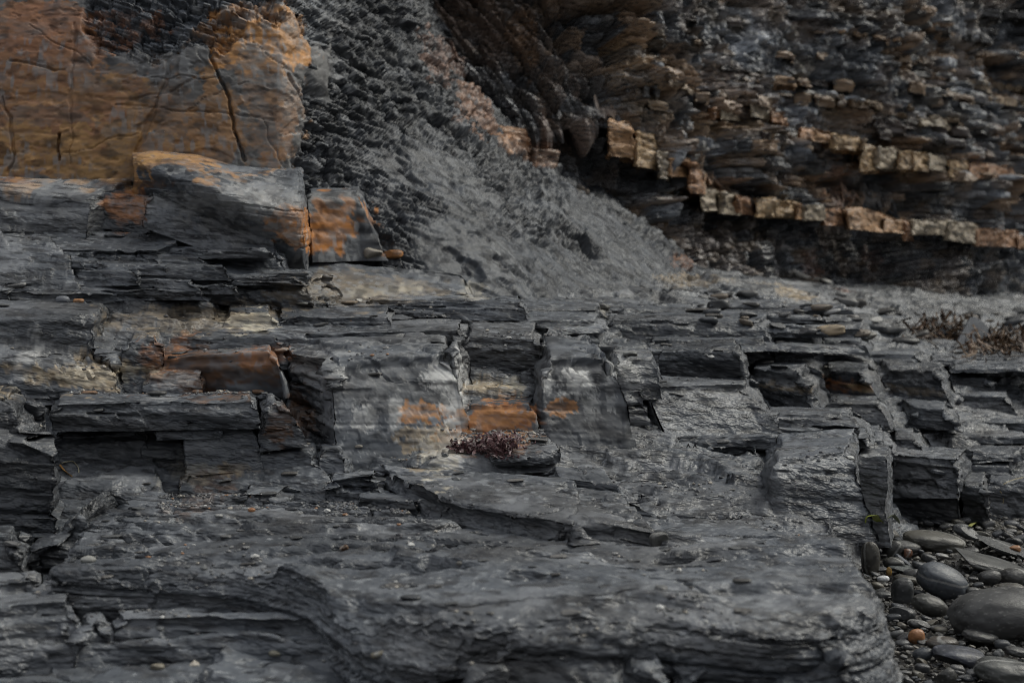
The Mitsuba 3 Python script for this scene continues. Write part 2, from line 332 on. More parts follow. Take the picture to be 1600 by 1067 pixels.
# ------------------------------------------------------------------ ledge blocks
def block_mesh(q4, h, fb_=(.05, .04, 0, .02), sp=.011, rag=.03, top=.02, rnd=.03, seed=0, und=.02, rightflat=False):
    """A jointed block of beds. q4: top corners front-left, front-right, back-right, back-left; h: depth; fb_: how far the foot stands out on the front, right, back, left."""
    q4 = np.array(q4, float)
    FL, FR, BR, BL = q4
    wf, wb, dl, dr_ = (np.linalg.norm(a - b) for a, b in ((FL, FR), (BL, BR), (FL, BL), (FR, BR)))
    nu = int(np.clip(max(wf, wb) / sp, 6, 190)) + 1
    nv = int(np.clip(max(dl, dr_) / (sp * 1.5), 5, 110)) + 1
    nh = int(np.clip(h / sp, 4, 60)) + 1
    u, v = np.meshgrid(np.linspace(0, 1, nu), np.linspace(0, 1, nv))
    T = ((1 - u) * (1 - v))[..., None] * FL + (u * (1 - v))[..., None] * FR + (u * v)[..., None] * BR + ((1 - u) * v)[..., None] * BL
    W, D = max(wf, wb), max(dl, dr_)
    T = T.reshape(-1, 3)
    idx = np.arange(nu * nv).reshape(nv, nu)
    loop = np.r_[idx[0, :-1], idx[:-1, -1], idx[-1, :0:-1], idx[:0:-1, 0]]      # counter-clockwise from above: front, right, back, left
    n = len(loop)

    def unit(a):
        a = np.array([a[0], a[1], 0.0])
        return a / (np.linalg.norm(a) + 1e-9)
    rt = lambda a: np.array([a[1], -a[0], 0])
    of, orr, ob, ol = rt(unit(FR - FL)), rt(unit(BR - FR)), rt(unit(BL - BR)), rt(unit(FL - BL))
    side = np.repeat(np.arange(4), [nu - 1, nv - 1, nu - 1, nv - 1])
    O = np.stack([of, orr, ob, ol])
    outv = O[side].copy()
    bat = np.array(fb_)[side]
    foot = outv * bat[:, None]
    starts = np.cumsum([0, nu - 1, nv - 1, nu - 1])
    for k, s in enumerate(starts):                   # at the four upright edges both neighbours count
        p = (k - 1) % 4
        foot[s] = O[p] * fb_[p] + O[k] * fb_[k]
        outv[s] = unit(O[p] + O[k])
    rim = T[loop]
    # rounding of the rim: worn unevenly
    us, vs = (np.minimum(u, 1 - u) * W).ravel(), (np.minimum(v, 1 - v) * D).ravel()
    r = 1.35 * rnd * (.4 + 1.4 * nz(T, 2.7, 100 + seed))
    fall = lambda d: np.clip(1 - d / r, 0, 1) ** 2
    T2 = T.copy()
    T2[:, 2] -= .55 * r * np.maximum(fall(us), fall(vs))
    for dist, od in (((v * D).ravel(), of), (((1 - u) * W).ravel(), orr), (((1 - v) * D).ravel(), ob), ((u * W).ravel(), ol)):
        T2 -= od * (.5 * r * fall(dist))[:, None]
    rows = []
    ws = np.linspace(0, 1, nh)[1:]
    rr = r[loop]
    rim2 = rim.copy()
    inn = .5 * rr
    rim2 -= outv * inn[:, None]
    rim2[:, 2] -= .55 * rr
    T2[loop] = rim2
    for w in ws:
        d = w * h
        p = rim + foot * w ** 1.15
        p[:, 2] -= d
        p -= outv * (.5 * rr * np.clip(1 - d / rr, 0, 1) ** 2)[:, None]
        p[:, 2] -= .55 * rr * (1 - w) * np.clip(1 - d / (2 * rr), 0, 1)
        rows.append(p)
    V = np.vstack([T2] + rows)
    F = [grid_faces(nv, nu)]
    prev = loop
    for k in range(nh - 1):
        cur = nu * nv + k * n + np.arange(n)
        a, b = prev, np.roll(prev, -1)
        c, d = cur, np.roll(cur, -1)
        F.append(np.vstack([np.c_[a, c, d], np.c_[a, d, b]]))
        prev = cur
    F = np.vstack(F)
    N = normals(V, F)
    # vertical corners worn off
    hz = np.sqrt(np.clip(1 - N[:, 2] ** 2, 0, 1))
    hn = np.c_[N[:, :2], np.zeros(len(N))]
    along = V @ unit(FR - FL) + .7 * V @ unit(BR - FR)
    S = V + seed * np.array([3.1, 1.7, .9])
    V = V + hn * (lamina(V, along, rag, seed) * sst(.2, .75, hz))[:, None]
    V[:, 2] += flakes(V, 3.6, top, seed) * sst(.25, .8, N[:, 2])
    V = V + N * (rough(S, und, 0))[:, None]
    big = np.stack([fb(S, 1.9, 2, 7 + k) - .5 for k in range(2)], 1)
    V[:, :2] += big * und * 3.6
    V[:, :2] += np.stack([fb(S, 6.5, 3, 17 + k) - .5 for k in range(2)], 1) * und * 1.6
    return V, F


BSEED = [0]


def block(quad, h, holder='rock_platform', name='ledge_block', tone=1.0, brown=.3, dust=.52, label=None, mat='rock_material', **kw):
    BSEED[0] += 1
    seed = BSEED[0]
    q = [at(*p) for p in quad]
    Ym = np.mean([p[2] for p in quad])
    kw.setdefault('sp', .0021 * Ym)
    V, F = block_mesh(q, h, seed=seed, **kw)
    key = numbered(f'{holder}__{name}')
    add(key, V, F, apply_stains(rock_colour(V, tone, brown, dust), V), mat)
    if label:
        labels[key] = {'label': label}
    return key


B = block


def net_block(key, cols, cs, rows_v, rag, top, und, seed, tone=1.0, brown=.3, dust=.62, mat='rock_material'):
    """a broad bed whose surface follows a net of points: columns of rows that run from its foot over its edge to its back"""
    xs = np.arange(len(cols))
    net = np.array([[at(*p) for p in c] for c in cols])
    vv = np.concatenate([np.linspace(a, b, n, endpoint=False) for a, b, n in rows_v] + [[rows_v[-1][1]]])
    P = PchipInterpolator(xs, PchipInterpolator(np.arange(net.shape[1]), net, axis=1)(vv), axis=0)(cs).transpose(1, 0, 2)
    nr, nc = P.shape[:2]
    V = P.reshape(-1, 3)
    F = grid_faces(nr, nc)
    N = normals(V, F)
    V = V + N * (.05 * (fb(V, 1.5, 2, seed) - .5) + rough(V, und, seed))[:, None]
    N = normals(V.copy(), F)
    hz = np.sqrt(np.clip(1 - N[:, 2] ** 2, 0, 1))
    hn = np.c_[N[:, :2], np.zeros(len(N))]
    V = V + hn * (lamina(V, V[:, 0] + .5 * V[:, 1], rag, seed) * sst(.35, .85, hz))[:, None]
    V[:, 2] += flakes(V, 3.0, top, seed) * sst(.3, .85, N[:, 2])
    add(key, V, F, apply_stains(rock_colour(V, tone, brown, dust), V), mat)


COUNT['rock_platform__ledge_slab'] = 1


def main_slab():
    C = [[(60, 1060, 3.66), (70, 945, 3.62), (85, 905, 3.64), (120, 850, 4.05), (150, 800, 4.6), (150, 810, 4.9)],
         [(130, 1060, 3.62), (128, 938, 3.60), (125, 893, 3.65), (150, 842, 4.1), (178, 792, 4.66), (180, 800, 5.0)],
         [(290, 1060, 3.62), (290, 940, 3.62), (290, 882, 3.70), (292, 835, 4.15), (300, 785, 4.70), (300, 795, 5.0)],
         [(462, 1060, 3.45), (462, 940, 3.50), (462, 893, 3.60), (465, 840, 4.10), (460, 785, 4.72), (460, 795, 5.0)],
         [(540, 1080, 3.2), (540, 992, 3.25), (545, 940, 3.38), (560, 868, 3.86), (560, 796, 4.62), (560, 800, 4.9)],
         [(640, 1080, 3.1), (640, 1006, 3.15), (630, 955, 3.25), (640, 880, 3.75), (650, 806, 4.52), (650, 810, 4.8)],
         [(780, 1060, 3.08), (780, 1004, 3.10), (780, 955, 3.22), (790, 890, 3.67), (760, 815, 4.45), (760, 790, 4.9)],
         [(1000, 1060, 3.08), (1000, 966, 3.14), (1000, 930, 3.26), (1000, 890, 3.67), (1000, 820, 4.35), (1000, 738, 5.25)],
         [(1210, 1060, 3.08), (1210, 1006, 3.06), (1210, 962, 3.15), (1200, 880, 3.76), (1190, 800, 4.56), (1190, 765, 5.05)],
         [(1345, 1090, 3.1), (1345, 1000, 3.16), (1340, 930, 3.32), (1325, 880, 3.78), (1285, 815, 4.48), (1285, 800, 4.85)],
         [(1400, 1120, 3.2), (1390, 1010, 3.30), (1366, 940, 3.46), (1338, 885, 3.88), (1305, 818, 4.55), (1305, 805, 4.85)],
         [(1424, 1180, 3.45), (1412, 1090, 3.52), (1392, 1010, 3.72), (1356, 935, 4.08), (1314, 850, 4.66), (1314, 840, 4.9)],
         [(1440, 1330, 3.50), (1430, 1260, 3.60), (1408, 1130, 3.85), (1366, 1040, 4.22), (1322, 960, 4.78), (1318, 930, 5.0)]]
    net_block('rock_platform__ledge_slab', C, np.r_[np.linspace(0, 11, 620), np.linspace(11, 12, 50)[1:]], [(0, 1, 30), (1, 2, 70), (2, 3, 150), (3, 4, 140), (4, 5, 40)], .022, .056, .032, 3)


# --- foreground
B([(-120, 1012, 3.30), (752, 1000, 3.35), (748, 985, 3.75), (-120, 960, 3.9)], .5, fb_=(.22, .02, 0, 0), rag=.015, top=.03, rnd=.08, und=.03, tone=1.05)
B([(165, 968, 3.44), (600, 972, 3.40), (620, 925, 3.8), (165, 925, 3.8)], .2, fb_=(.03, .02, 0, 0), rag=.03, top=.015, rnd=.03)
B([(-60, 962, 3.30), (112, 948, 3.40), (118, 925, 3.8), (-80, 925, 3.8)], .22, fb_=(.03, .02, 0, 0), rag=.02, top=.02, rnd=.03)
B([(108, 975, 3.38), (176, 965, 3.45), (176, 945, 3.7), (100, 945, 3.7)], .2, fb_=(.02, .03, 0, 0), rag=.02, top=.015, rnd=.03)
main_slab()
B([(752, 1004, 2.98), (1040, 984, 3.02), (1030, 950, 3.4), (760, 950, 3.4)], .5, fb_=(.05, .02, 0, 0), rag=.022, top=.03, rnd=.09, und=.05, tone=.85)
B([(1030, 986, 3.02), (1340, 1012, 2.98), (1330, 950, 3.4), (1036, 950, 3.4)], .5, fb_=(.06, .10, 0, 0), rag=.022, top=.03, rnd=.10, und=.05, tone=.85)
# --- the flat slab lying in the middle, in two
B([(660, 775, 4.42), (920, 824, 4.00), (910, 742, 4.82), (572, 724, 4.98)], .14, fb_=(-.02, 0, 0, .02), rag=.02, top=.02, rnd=.06, und=.02, name='ledge_slab')
B([(862, 816, 4.07), (1062, 838, 4.05), (1005, 768, 4.66), (858, 746, 4.80)], .13, fb_=(-.02, .03, 0, 0), rag=.03, top=.018, rnd=.06, und=.02, name='ledge_slab')
B([(860, 752, 4.70), (1000, 770, 4.60), (960, 728, 5.0), (850, 722, 5.0)], .09, fb_=(0, .06, 0, 0), rag=.02, top=.015, rnd=.05, name='ledge_slab')
# --- broken beds left of the slab
B([(368, 770, 4.70), (440, 776, 4.66), (470, 752, 4.9), (380, 752, 4.9)], .08, fb_=(.0, .03, 0, 0), rag=.02, top=.01, rnd=.02)
B([(270, 728, 4.86), (500, 706, 4.92), (512, 685, 5.15), (262, 690, 5.15)], .17, fb_=(.10, .08, 0, 0), rag=.008, top=.015, rnd=.05, und=.014)
B([(505, 755, 4.70), (590, 745, 4.72), (600, 728, 4.95), (510, 730, 4.95)], .09, fb_=(.01, .02, 0, 0), rag=.04, top=.02, rnd=.025)
B([(545, 780, 4.58), (652, 790, 4.52), (660, 770, 4.8), (560, 764, 4.8)], .045, fb_=(0, .0, 0, 0), rag=.02, top=.008, rnd=.012)
B([(500, 700, 4.95), (545, 704, 4.93), (560, 690, 5.2), (500, 690, 5.2)], .15, fb_=(.05, .02, 0, 0), rag=.01, top=.01, rnd=.03)
# --- near left boulders of rock
B([(-80, 625, 4.30), (82, 628, 4.36), (74, 602, 4.75), (-80, 598, 4.75)], .42, fb_=(.04, .03, 0, 0), rag=.024, top=.02, rnd=.10, tone=.75, dust=.5)
B([(35, 800, 4.10), (178, 812, 4.12), (240, 745, 4.70), (110, 748, 4.66)], .17, fb_=(-.03, .04, 0, 0), rag=.02, top=.02, rnd=.10, und=.03, tone=.6, dust=.3)
B([(-60, 830, 3.95), (40, 838, 3.98), (52, 812, 4.3), (-60, 808, 4.3)], .2, fb_=(.02, .02, 0, 0), rag=.01, top=.02, rnd=.08, tone=.6)
B([(-60, 905, 3.6), (60, 905, 3.66), (70, 880, 3.95), (-60, 880, 3.95)], .15, fb_=(.03, .02, 0, 0), rag=.03, top=.02, rnd=.04)
# --- layered ledge on the left
B([(78, 633, 4.82), (408, 628, 4.92), (415, 610, 5.25), (78, 610, 5.2)], .095, fb_=(-.01, .01, 0, 0), rag=.022, top=.012, rnd=.025)
B([(402, 630, 4.92), (452, 626, 4.94), (445, 608, 5.25), (400, 608, 5.25)], .10, fb_=(.0, .02, 0, 0), rag=.012, top=.01, rnd=.035)
B([(232, 672, 4.88), (345, 668, 4.90), (350, 650, 5.15), (232, 650, 5.15)], .04, fb_=(0, 0, 0, 0), rag=.015, top=.01, rnd=.01)
B([(288, 672, 4.93), (402, 664, 4.96), (410, 640, 5.3), (288, 640, 5.3)], .16, fb_=(.03, .03, 0, 0), rag=.004, top=.006, rnd=.03, und=.008, tone=1.15)
B([(398, 668, 4.95), (470, 658, 4.96), (460, 640, 5.3), (398, 640, 5.3)], .09, fb_=(.02, .03, 0, 0), rag=.01, top=.01, rnd=.02)
B([(75, 680, 4.86), (235, 676, 4.98), (240, 655, 5.3), (75, 655, 5.2)], .30, fb_=(.10, .10, 0, 0), rag=.028, top=.012, rnd=.02, tone=.8)
B([(228, 690, 4.98), (300, 690, 5.0), (300, 660, 5.3), (228, 660, 5.3)], .24, fb_=(.05, .05, 0, 0), rag=.02, top=.012, rnd=.02, tone=.8)
# --- the left rock above, the orange joint and the brown recess
B([(-90, 500, 5.22), (188, 512, 5.32), (215, 462, 5.85), (-90, 455, 5.75)], .29, fb_=(.14, .04, 0, 0), rag=.022, top=.03, rnd=.10, und=.025, dust=.5)
B([(182, 535, 5.36), (262, 528, 5.42), (262, 508, 5.8), (190, 508, 5.75)], .2, fb_=(.03, -.02, 0, 0), rag=.012, top=.01, rnd=.03)
B([(212, 566, 5.42), (432, 548, 5.22), (432, 535, 5.6), (215, 545, 5.7)], .18, fb_=(-.05, .03, 0, 0), rag=.006, top=.008, rnd=.03, und=.01, label='brown stained overhung face at the back of the recess', mat='joint_face_material')
B([(212, 592, 5.30), (312, 588, 5.28), (312, 570, 5.5), (212, 575, 5.5)], .09, fb_=(.01, .01, 0, 0), rag=.014, top=.01, rnd=.02)
B([(250, 533, 5.62), (445, 530, 5.52), (450, 515, 5.9), (250, 512, 5.9)], .12, fb_=(.02, .02, 0, 0), rag=.014, top=.008, rnd=.02)
B([(190, 522, 5.72), (720, 519, 5.72), (735, 498, 6.1), (195, 500, 6.05)], .07, fb_=(.01, .02, 0, 0), rag=.03, top=.012, rnd=.02)
B([(200, 500, 5.88), (345, 500, 5.88), (345, 470, 6.2), (200, 470, 6.2)], .10, fb_=(.06, .02, 0, 0), rag=.01, top=.012, rnd=.03)
B([(346, 492, 5.86), (432, 494, 5.84), (430, 474, 6.2), (346, 474, 6.2)], .08, fb_=(.05, .02, 0, 0), rag=.012, top=.01, rnd=.03, label='pale cream block between the grey beds')
B([(430, 498, 5.9), (620, 496, 5.95), (620, 478, 6.25), (430, 478, 6.2)], .07, fb_=(.02, .02, 0, 0), rag=.03, top=.012, rnd=.02)
B([(-90, 455, 5.72), (330, 462, 5.95), (330, 440, 6.2), (-90, 425, 6.1)], .14, fb_=(.03, .02, 0, 0), rag=.04, top=.016, rnd=.03, und=.02)
B([(-90, 425, 5.95), (300, 430, 6.1), (330, 400, 6.4), (-90, 385, 6.25)], .12, fb_=(.03, .04, 0, 0), rag=.05, top=.02, rnd=.03, und=.02, tone=.85)
B([(-90, 395, 6.1), (250, 398, 6.2), (320, 360, 6.55), (-90, 350, 6.4)], .14, fb_=(.03, .06, 0, 0), rag=.05, top=.02, rnd=.04, und=.02, tone=.85)
B([(300, 425, 6.15), (480, 452, 6.2), (520, 425, 6.5), (300, 395, 6.5)], .12, fb_=(.04, .05, 0, 0), rag=.04, top=.02, rnd=.03, und=.02)
# --- the two big jointed blocks with orange patches and the recess between them
B([(446, 560, 5.42), (520, 570, 5.12), (560, 535, 5.5), (440, 535, 5.8)], .40, fb_=(.0, .03, 0, .1), rag=.035, top=.014, rnd=.05, tone=.9)
B([(515, 566, 5.13), (712, 545, 5.36), (722, 520, 5.85), (455, 528, 5.65)], .43, fb_=(.10, .05, 0, 0), rag=.008, top=.03, rnd=.06, und=.016, sp=.0056, tone=1.3, label='big jointed block with an orange patch low on its face', mat='joint_face_material')
B([(700, 535, 5.38), (728, 532, 5.62), (728, 515, 5.9), (690, 518, 5.8)], .40, fb_=(.06, .03, 0, 0), rag=.008, top=.012, rnd=.04)
B([(845, 560, 5.42), (962, 556, 5.52), (955, 512, 6.2), (828, 512, 6.05)], .36, fb_=(.10, .05, 0, .05), rag=.010, top=.03, rnd=.07, und=.018, sp=.006, tone=1.3, label='second big jointed block with white streaks', mat='joint_face_material')
B([(728, 632, 5.40), (838, 634, 5.36), (838, 612, 5.72), (728, 612, 5.72)], .16, fb_=(.06, .02, 0, 0), rag=.012, top=.01, rnd=.02, sp=.006, label='orange stained step in the recess', mat='joint_face_material')
B([(722, 525, 5.70), (852, 528, 5.72), (856, 500, 6.1), (722, 500, 6.1)], .28, fb_=(-.05, .0, 0, 0), rag=.016, top=.015, rnd=.04, tone=.8)
B([(690, 700, 5.06), (880, 690, 5.12), (860, 664, 5.4), (720, 664, 5.4)], .09, fb_=(.10, .05, 0, .1), rag=.01, top=.012, rnd=.04)
B([(760, 708, 4.98), (878, 702, 5.02), (875, 690, 5.2), (760, 690, 5.2)], .05, fb_=(.0, .0, 0, 0), rag=.02, top=.006, rnd=.015)
# --- ledges to the right of them
B([(960, 565, 5.72), (1030, 563, 5.80), (1030, 540, 6.2), (950, 540, 6.1)], .16, fb_=(.02, .02, 0, 0), rag=.018, top=.012, rnd=.02)
B([(955, 612, 5.66), (1012, 612, 5.70), (1012, 590, 6.1), (955, 590, 6.1)], .14, fb_=(.02, .02, 0, 0), rag=.022, top=.01, rnd=.02)
B([(1008, 604, 5.78), (1172, 598, 6.02), (1180, 585, 6.5), (1008, 585, 6.4)], .24, fb_=(.16, .10, 0, 0), rag=.014, top=.015, rnd=.05, und=.016)
B([(1000, 552, 6.52), (1152, 546, 6.22), (1165, 530, 6.9), (1000, 535, 7.0)], .13, fb_=(-.06, .02, 0, 0), rag=.016, top=.012, rnd=.03, tone=.75)
B([(1164, 575, 6.85), (1262, 580, 6.56), (1288, 562, 7.1), (1165, 555, 7.3)], .21, fb_=(-.03, .06, 0, 0), rag=.02, top=.016, rnd=.05, tone=.75)
B([(1286, 582, 7.55), (1358, 580, 7.35), (1374, 565, 7.9), (1286, 562, 8.0)], .15, fb_=(.0, .06, 0, 0), rag=.016, top=.014, rnd=.05, tone=.85)
B([(1368, 577, 8.15), (1472, 582, 7.8), (1482, 568, 8.4), (1368, 560, 8.7)], .20, fb_=(.0, .06, 0, 0), rag=.02, top=.016, rnd=.05, tone=.75)
B([(1478, 588, 8.6), (1550, 590, 8.45), (1556, 580, 9.0), (1478, 578, 9.1)], .12, fb_=(.0, .04, 0, 0), rag=.016, top=.014, rnd=.04, tone=.8)
B([(1482, 616, 8.25), (1584, 620, 8.2), (1580, 606, 8.7), (1480, 606, 8.8)], .14, fb_=(.02, .05, 0, 0), rag=.024, top=.014, rnd=.04)
B([(1552, 592, 9.2), (1700, 600, 9.2), (1700, 585, 9.8), (1552, 580, 9.8)], .16, fb_=(.0, .04, 0, 0), rag=.02, top=.014, rnd=.05)
B([(1280, 630, 7.05), (1382, 630, 6.95), (1384, 616, 7.5), (1280, 616, 7.6)], .13, fb_=(.03, .05, 0, 0), rag=.02, top=.012, rnd=.04)
B([(1412, 636, 7.45), (1488, 640, 7.3), (1492, 624, 7.8), (1400, 622, 7.9)], .12, fb_=(-.05, .04, 0, 0), rag=.02, top=.012, rnd=.05)
B([(1188, 652, 6.02), (1345, 648, 6.14), (1350, 632, 6.6), (1188, 632, 6.7)], .20, fb_=(.14, .08, 0, 0), rag=.018, top=.016, rnd=.06)
B([(1000, 690, 5.55), (1200, 676, 5.9), (1200, 650, 6.3), (1000, 660, 6.2)], .10, fb_=(.20, .05, 0, 0), rag=.01, top=.012, rnd=.05)
# --- the corner above the pebbles
B([(1205, 722, 4.84), (1334, 704, 4.96), (1342, 668, 5.8), (1205, 676, 5.8)], .30, fb_=(.12, .03, 0, .1), rag=.014, top=.015, rnd=.03, tone=1.05)
B([(1335, 712, 5.72), (1392, 715, 5.68), (1392, 690, 6.3), (1335, 690, 6.3)], .36, fb_=(.03, .02, 0, 0), rag=.008, top=.01, rnd=.02, tone=1.05)
B([(1385, 708, 6.55), (1505, 722, 6.35), (1520, 700, 7.0), (1385, 690, 7.0)], .14, fb_=(.03, .02, 0, 0), rag=.028, top=.015, rnd=.03)
B([(1388, 748, 6.50), (1508, 748, 6.30), (1508, 735, 6.8), (1388, 735, 6.9)], .09, fb_=(.02, .0, 0, 0), rag=.03, top=.01, rnd=.02)
B([(1388, 772, 6.62), (1500, 775, 6.42), (1500, 760, 6.8), (1388, 760, 6.9)], .2, fb_=(-.02, .0, 0, 0), rag=.02, top=.01, rnd=.02, tone=.7)
B([(1498, 760, 6.55), (1545, 764, 6.42), (1545, 735, 7), (1498, 735, 7)], .2, fb_=(-.02, .0, 0, 0), rag=.02, top=.012, rnd=.02, tone=.75)
B([(1540, 752, 6.75), (1700, 760, 6.6), (1700, 730, 7.3), (1540, 725, 7.3)], .2, fb_=(.04, .0, 0, 0), rag=.03, top=.015, rnd=.03)
B([(1500, 728, 6.95), (1590, 732, 6.9), (1590, 705, 7.4), (1500, 705, 7.4)], .12, fb_=(.02, .0, 0, 0), rag=.02, top=.02, rnd=.04)
B([(1380, 690, 6.9), (1440, 690, 6.8), (1440, 665, 7.3), (1380, 665, 7.3)], .10, fb_=(.05, .06, 0, 0), rag=.02, top=.012, rnd=.03)
B([(1320, 690, 6.35), (1390, 686, 6.4), (1390, 660, 6.9), (1320, 660, 6.9)], .09, fb_=(.03, .03, 0, 0), rag=.025, top=.012, rnd=.03)
# --- upper ledges towards the cliff foot
B([(942, 502, 7.05), (1195, 502, 7.2), (1225, 485, 7.9), (942, 484, 7.7)], .11, fb_=(.02, .04, 0, 0), rag=.016, top=.014, rnd=.03)
B([(1000, 532, 6.9), (1200, 530, 6.95), (1205, 518, 7.4), (1000, 518, 7.3)], .06, fb_=(.02, .04, 0, 0), rag=.02, top=.012, rnd=.03)
B([(1150, 520, 7.35), (1272, 512, 7.5), (1282, 498, 8.1), (1190, 494, 8.1)], .15, fb_=(.03, .05, 0, 0), rag=.016, top=.014, rnd=.05)
B([(1205, 540, 7.35), (1270, 540, 7.35), (1275, 530, 7.7), (1205, 530, 7.7)], .07, fb_=(.0, .02, 0, 0), rag=.02, top=.01, rnd=.03)
B([(760, 485, 6.75), (945, 483, 7.0), (948, 470, 7.5), (765, 466, 7.3)], .07, fb_=(.02, .02, 0, 0), rag=.014, top=.012, rnd=.03)
B([(800, 503, 6.35), (942, 500, 6.6), (948, 486, 7.1), (800, 488, 6.8)], .06, fb_=(.02, .02, 0, 0), rag=.012, top=.012, rnd=.03)
B([(965, 484, 7.6), (1080, 486, 7.8), (1090, 474, 8.5), (965, 472, 8.4)], .06, fb_=(.02, .04, 0, 0), rag=.02, top=.012, rnd=.03)
B([(1278, 532, 8.0), (1352, 534, 8.0), (1356, 522, 8.6), (1285, 520, 8.7)], .08, fb_=(.02, .04, 0, 0), rag=.02, top=.014, rnd=.03)
B([(1340, 552, 8.7), (1440, 554, 8.6), (1450, 544, 9.2), (1345, 540, 9.4)], .07, fb_=(.02, .04, 0, 0), rag=.02, top=.014, rnd=.04)
B([(1440, 553, 9.4), (1530, 556, 9.3), (1540, 545, 9.9), (1440, 542, 10)], .09, fb_=(.02, .04, 0, 0), rag=.02, top=.014, rnd=.04)
B([(1530, 562, 9.9), (1700, 570, 9.8), (1700, 556, 10.5), (1530, 550, 10.6)], .10, fb_=(.02, .04, 0, 0), rag=.02, top=.014, rnd=.04)
# --- thin beds that crop out one over another
rng = random.Random(3)
for zone_, n_ in (((-60, 330, 352, 458, 6.45, 5.78), 30), ((195, 720, 466, 526, 6.25, 5.62), 24), ((780, 1260, 474, 545, 7.7, 6.75), 20), ((1290, 1600, 540, 572, 9.9, 8.3), 9), ((1000, 1330, 640, 700, 6.2, 5.5), 8), ((1360, 1590, 655, 715, 7.9, 6.8), 8)):
    x0, x1, y0, y1, Ya, Yb = zone_
    for i in range(n_):
        px, w = rng.uniform(x0, x1 - 60), rng.uniform(60, 250)
        py = y0 + (y1 - y0) * (i + rng.random()) / n_
        Y = np.interp(py, [y0, y1], [Ya, Yb]) + (px + w / 2 - x0) / 1000 * .35
        tl = rng.uniform(-3, 5)
        B([(px, py, Y), (px + w, py + tl, Y + rng.uniform(-.12, .12)), (px + w * .96, py + tl - 9, Y + .45), (px + w * .04, py - 9, Y + .45)], rng.uniform(.03, .06), fb_=(rng.uniform(-.01, .03), .02, 0, .02),
          rag=.03, top=.014, rnd=.015, und=.028, tone=rng.uniform(.8, 1.2), brown=rng.uniform(.1, .5), name='thin_bed')
# --- the smooth sloping bed under the wall foot
B([(395, 470, 6.35), (775, 478, 6.75), (735, 425, 7.1), (395, 385, 6.9)], .25, fb_=(.05, .04, 0, 0), rag=.012, top=.012, rnd=.06, und=.02, tone=1.15, brown=.6, name='sloping_bed', mat='joint_face_material')
# --- bulging block below the wall, and its neighbours
net_block('rock_platform__wall_foot_block', [[(196, 330, 6.75), (200, 285, 6.62), (202, 262, 6.60), (206, 243, 6.68), (206, 236, 7.0)], [(238, 340, 6.7), (240, 303, 6.52), (238, 268, 6.44), (238, 243, 6.62), (238, 236, 7.0)],
                                             [(300, 370, 6.7), (300, 332, 6.48), (300, 288, 6.34), (298, 250, 6.58), (300, 240, 7.0)], [(370, 400, 6.7), (370, 360, 6.48), (368, 312, 6.32), (362, 266, 6.60), (362, 255, 7.0)],
                                             [(440, 430, 6.7), (438, 384, 6.52), (434, 335, 6.40), (428, 275, 6.66), (428, 260, 7.05)], [(478, 440, 6.7), (476, 392, 6.58), (474, 340, 6.50), (468, 276, 6.74), (468, 262, 7.1)],
                                             [(486, 440, 6.95), (484, 394, 6.85), (482, 340, 6.80), (476, 276, 7.0), (474, 262, 7.2)]], np.linspace(0, 6, 190), [(0, 1, 12), (1, 2, 40), (2, 3, 50), (3, 4, 14)], .01, .012, .02, 21, tone=1.3, mat='joint_face_material')
labels['rock_platform__wall_foot_block'] = {'label': 'bulging grey block with an orange right corner'}
COUNT['rock_platform__wall_foot_block'] = 1
B([(-90, 285, 6.42), (145, 318, 6.4), (215, 275, 6.75), (-90, 268, 6.7)], .18, fb_=(.06, .0, 0, 0), rag=.012, top=.018, rnd=.05, und=.02, tone=1.1, name='wall_foot_block')
B([(225, 300, 6.42), (450, 392, 6.42), (450, 360, 6.7), (225, 275, 6.7)], .16, fb_=(.03, .03, 0, 0), rag=.02, top=.018, rnd=.05, und=.02, tone=1.1, name='wall_foot_block')
B([(140, 300, 6.5), (240, 312, 6.5), (240, 290, 6.8), (140, 285, 6.8)], .16, fb_=(.02, .0, 0, 0), rag=.014, top=.012, rnd=.02, name='wall_foot_block')
B([(474, 300, 6.82), (558, 300, 7.02), (570, 290, 7.4), (474, 290, 7.3)], .34, fb_=(.05, .12, 0, 0), rag=.010, top=.012, rnd=.02, und=.014, name='wall_foot_block', label='bright orange block in a notch of the wall', mat='joint_face_material')
print('blocks', TRIS[0])


# ------------------------------------------------------------------ the cliff, in three faces that run into one another
def face(key, cols, px_dense, mat, disp, colour, rows_v):
    """cols: list of (px, [(px, py, Y) from foot to top]); rows_v: the heights at which dense rows are set"""
    xs = np.array([c[0] for c in cols], float)
    net = np.array([[at(*p) for p in c[1]] for c in cols])                 # columns x rows x 3
    nrow = net.shape[1]
    vv = np.concatenate([np.linspace(a, b, n, endpoint=False) for a, b, n in rows_v] + [[rows_v[-1][1]]])
    mid = PchipInterpolator(np.arange(nrow), net, axis=1)(vv)
    P = PchipInterpolator(xs, mid, axis=0)(px_dense)                      # px x rows x 3
    P = P.transpose(1, 0, 2)
    nr, nc = P.shape[:2]
    V = P.reshape(-1, 3)
    F = grid_faces(nr, nc)
    N = normals(V, F)
    V2, extra = disp(V, N)
    C = colour(V2, extra)
    add(key, V2, F, apply_stains(C, V2), mat, smooth=key != 'cliff__far_face')
    return V2


def dense(a, b, lo, hi, step):
    return np.unique(np.r_[np.linspace(lo, a, 14), np.arange(a, b, step), np.linspace(b, hi, 14)])


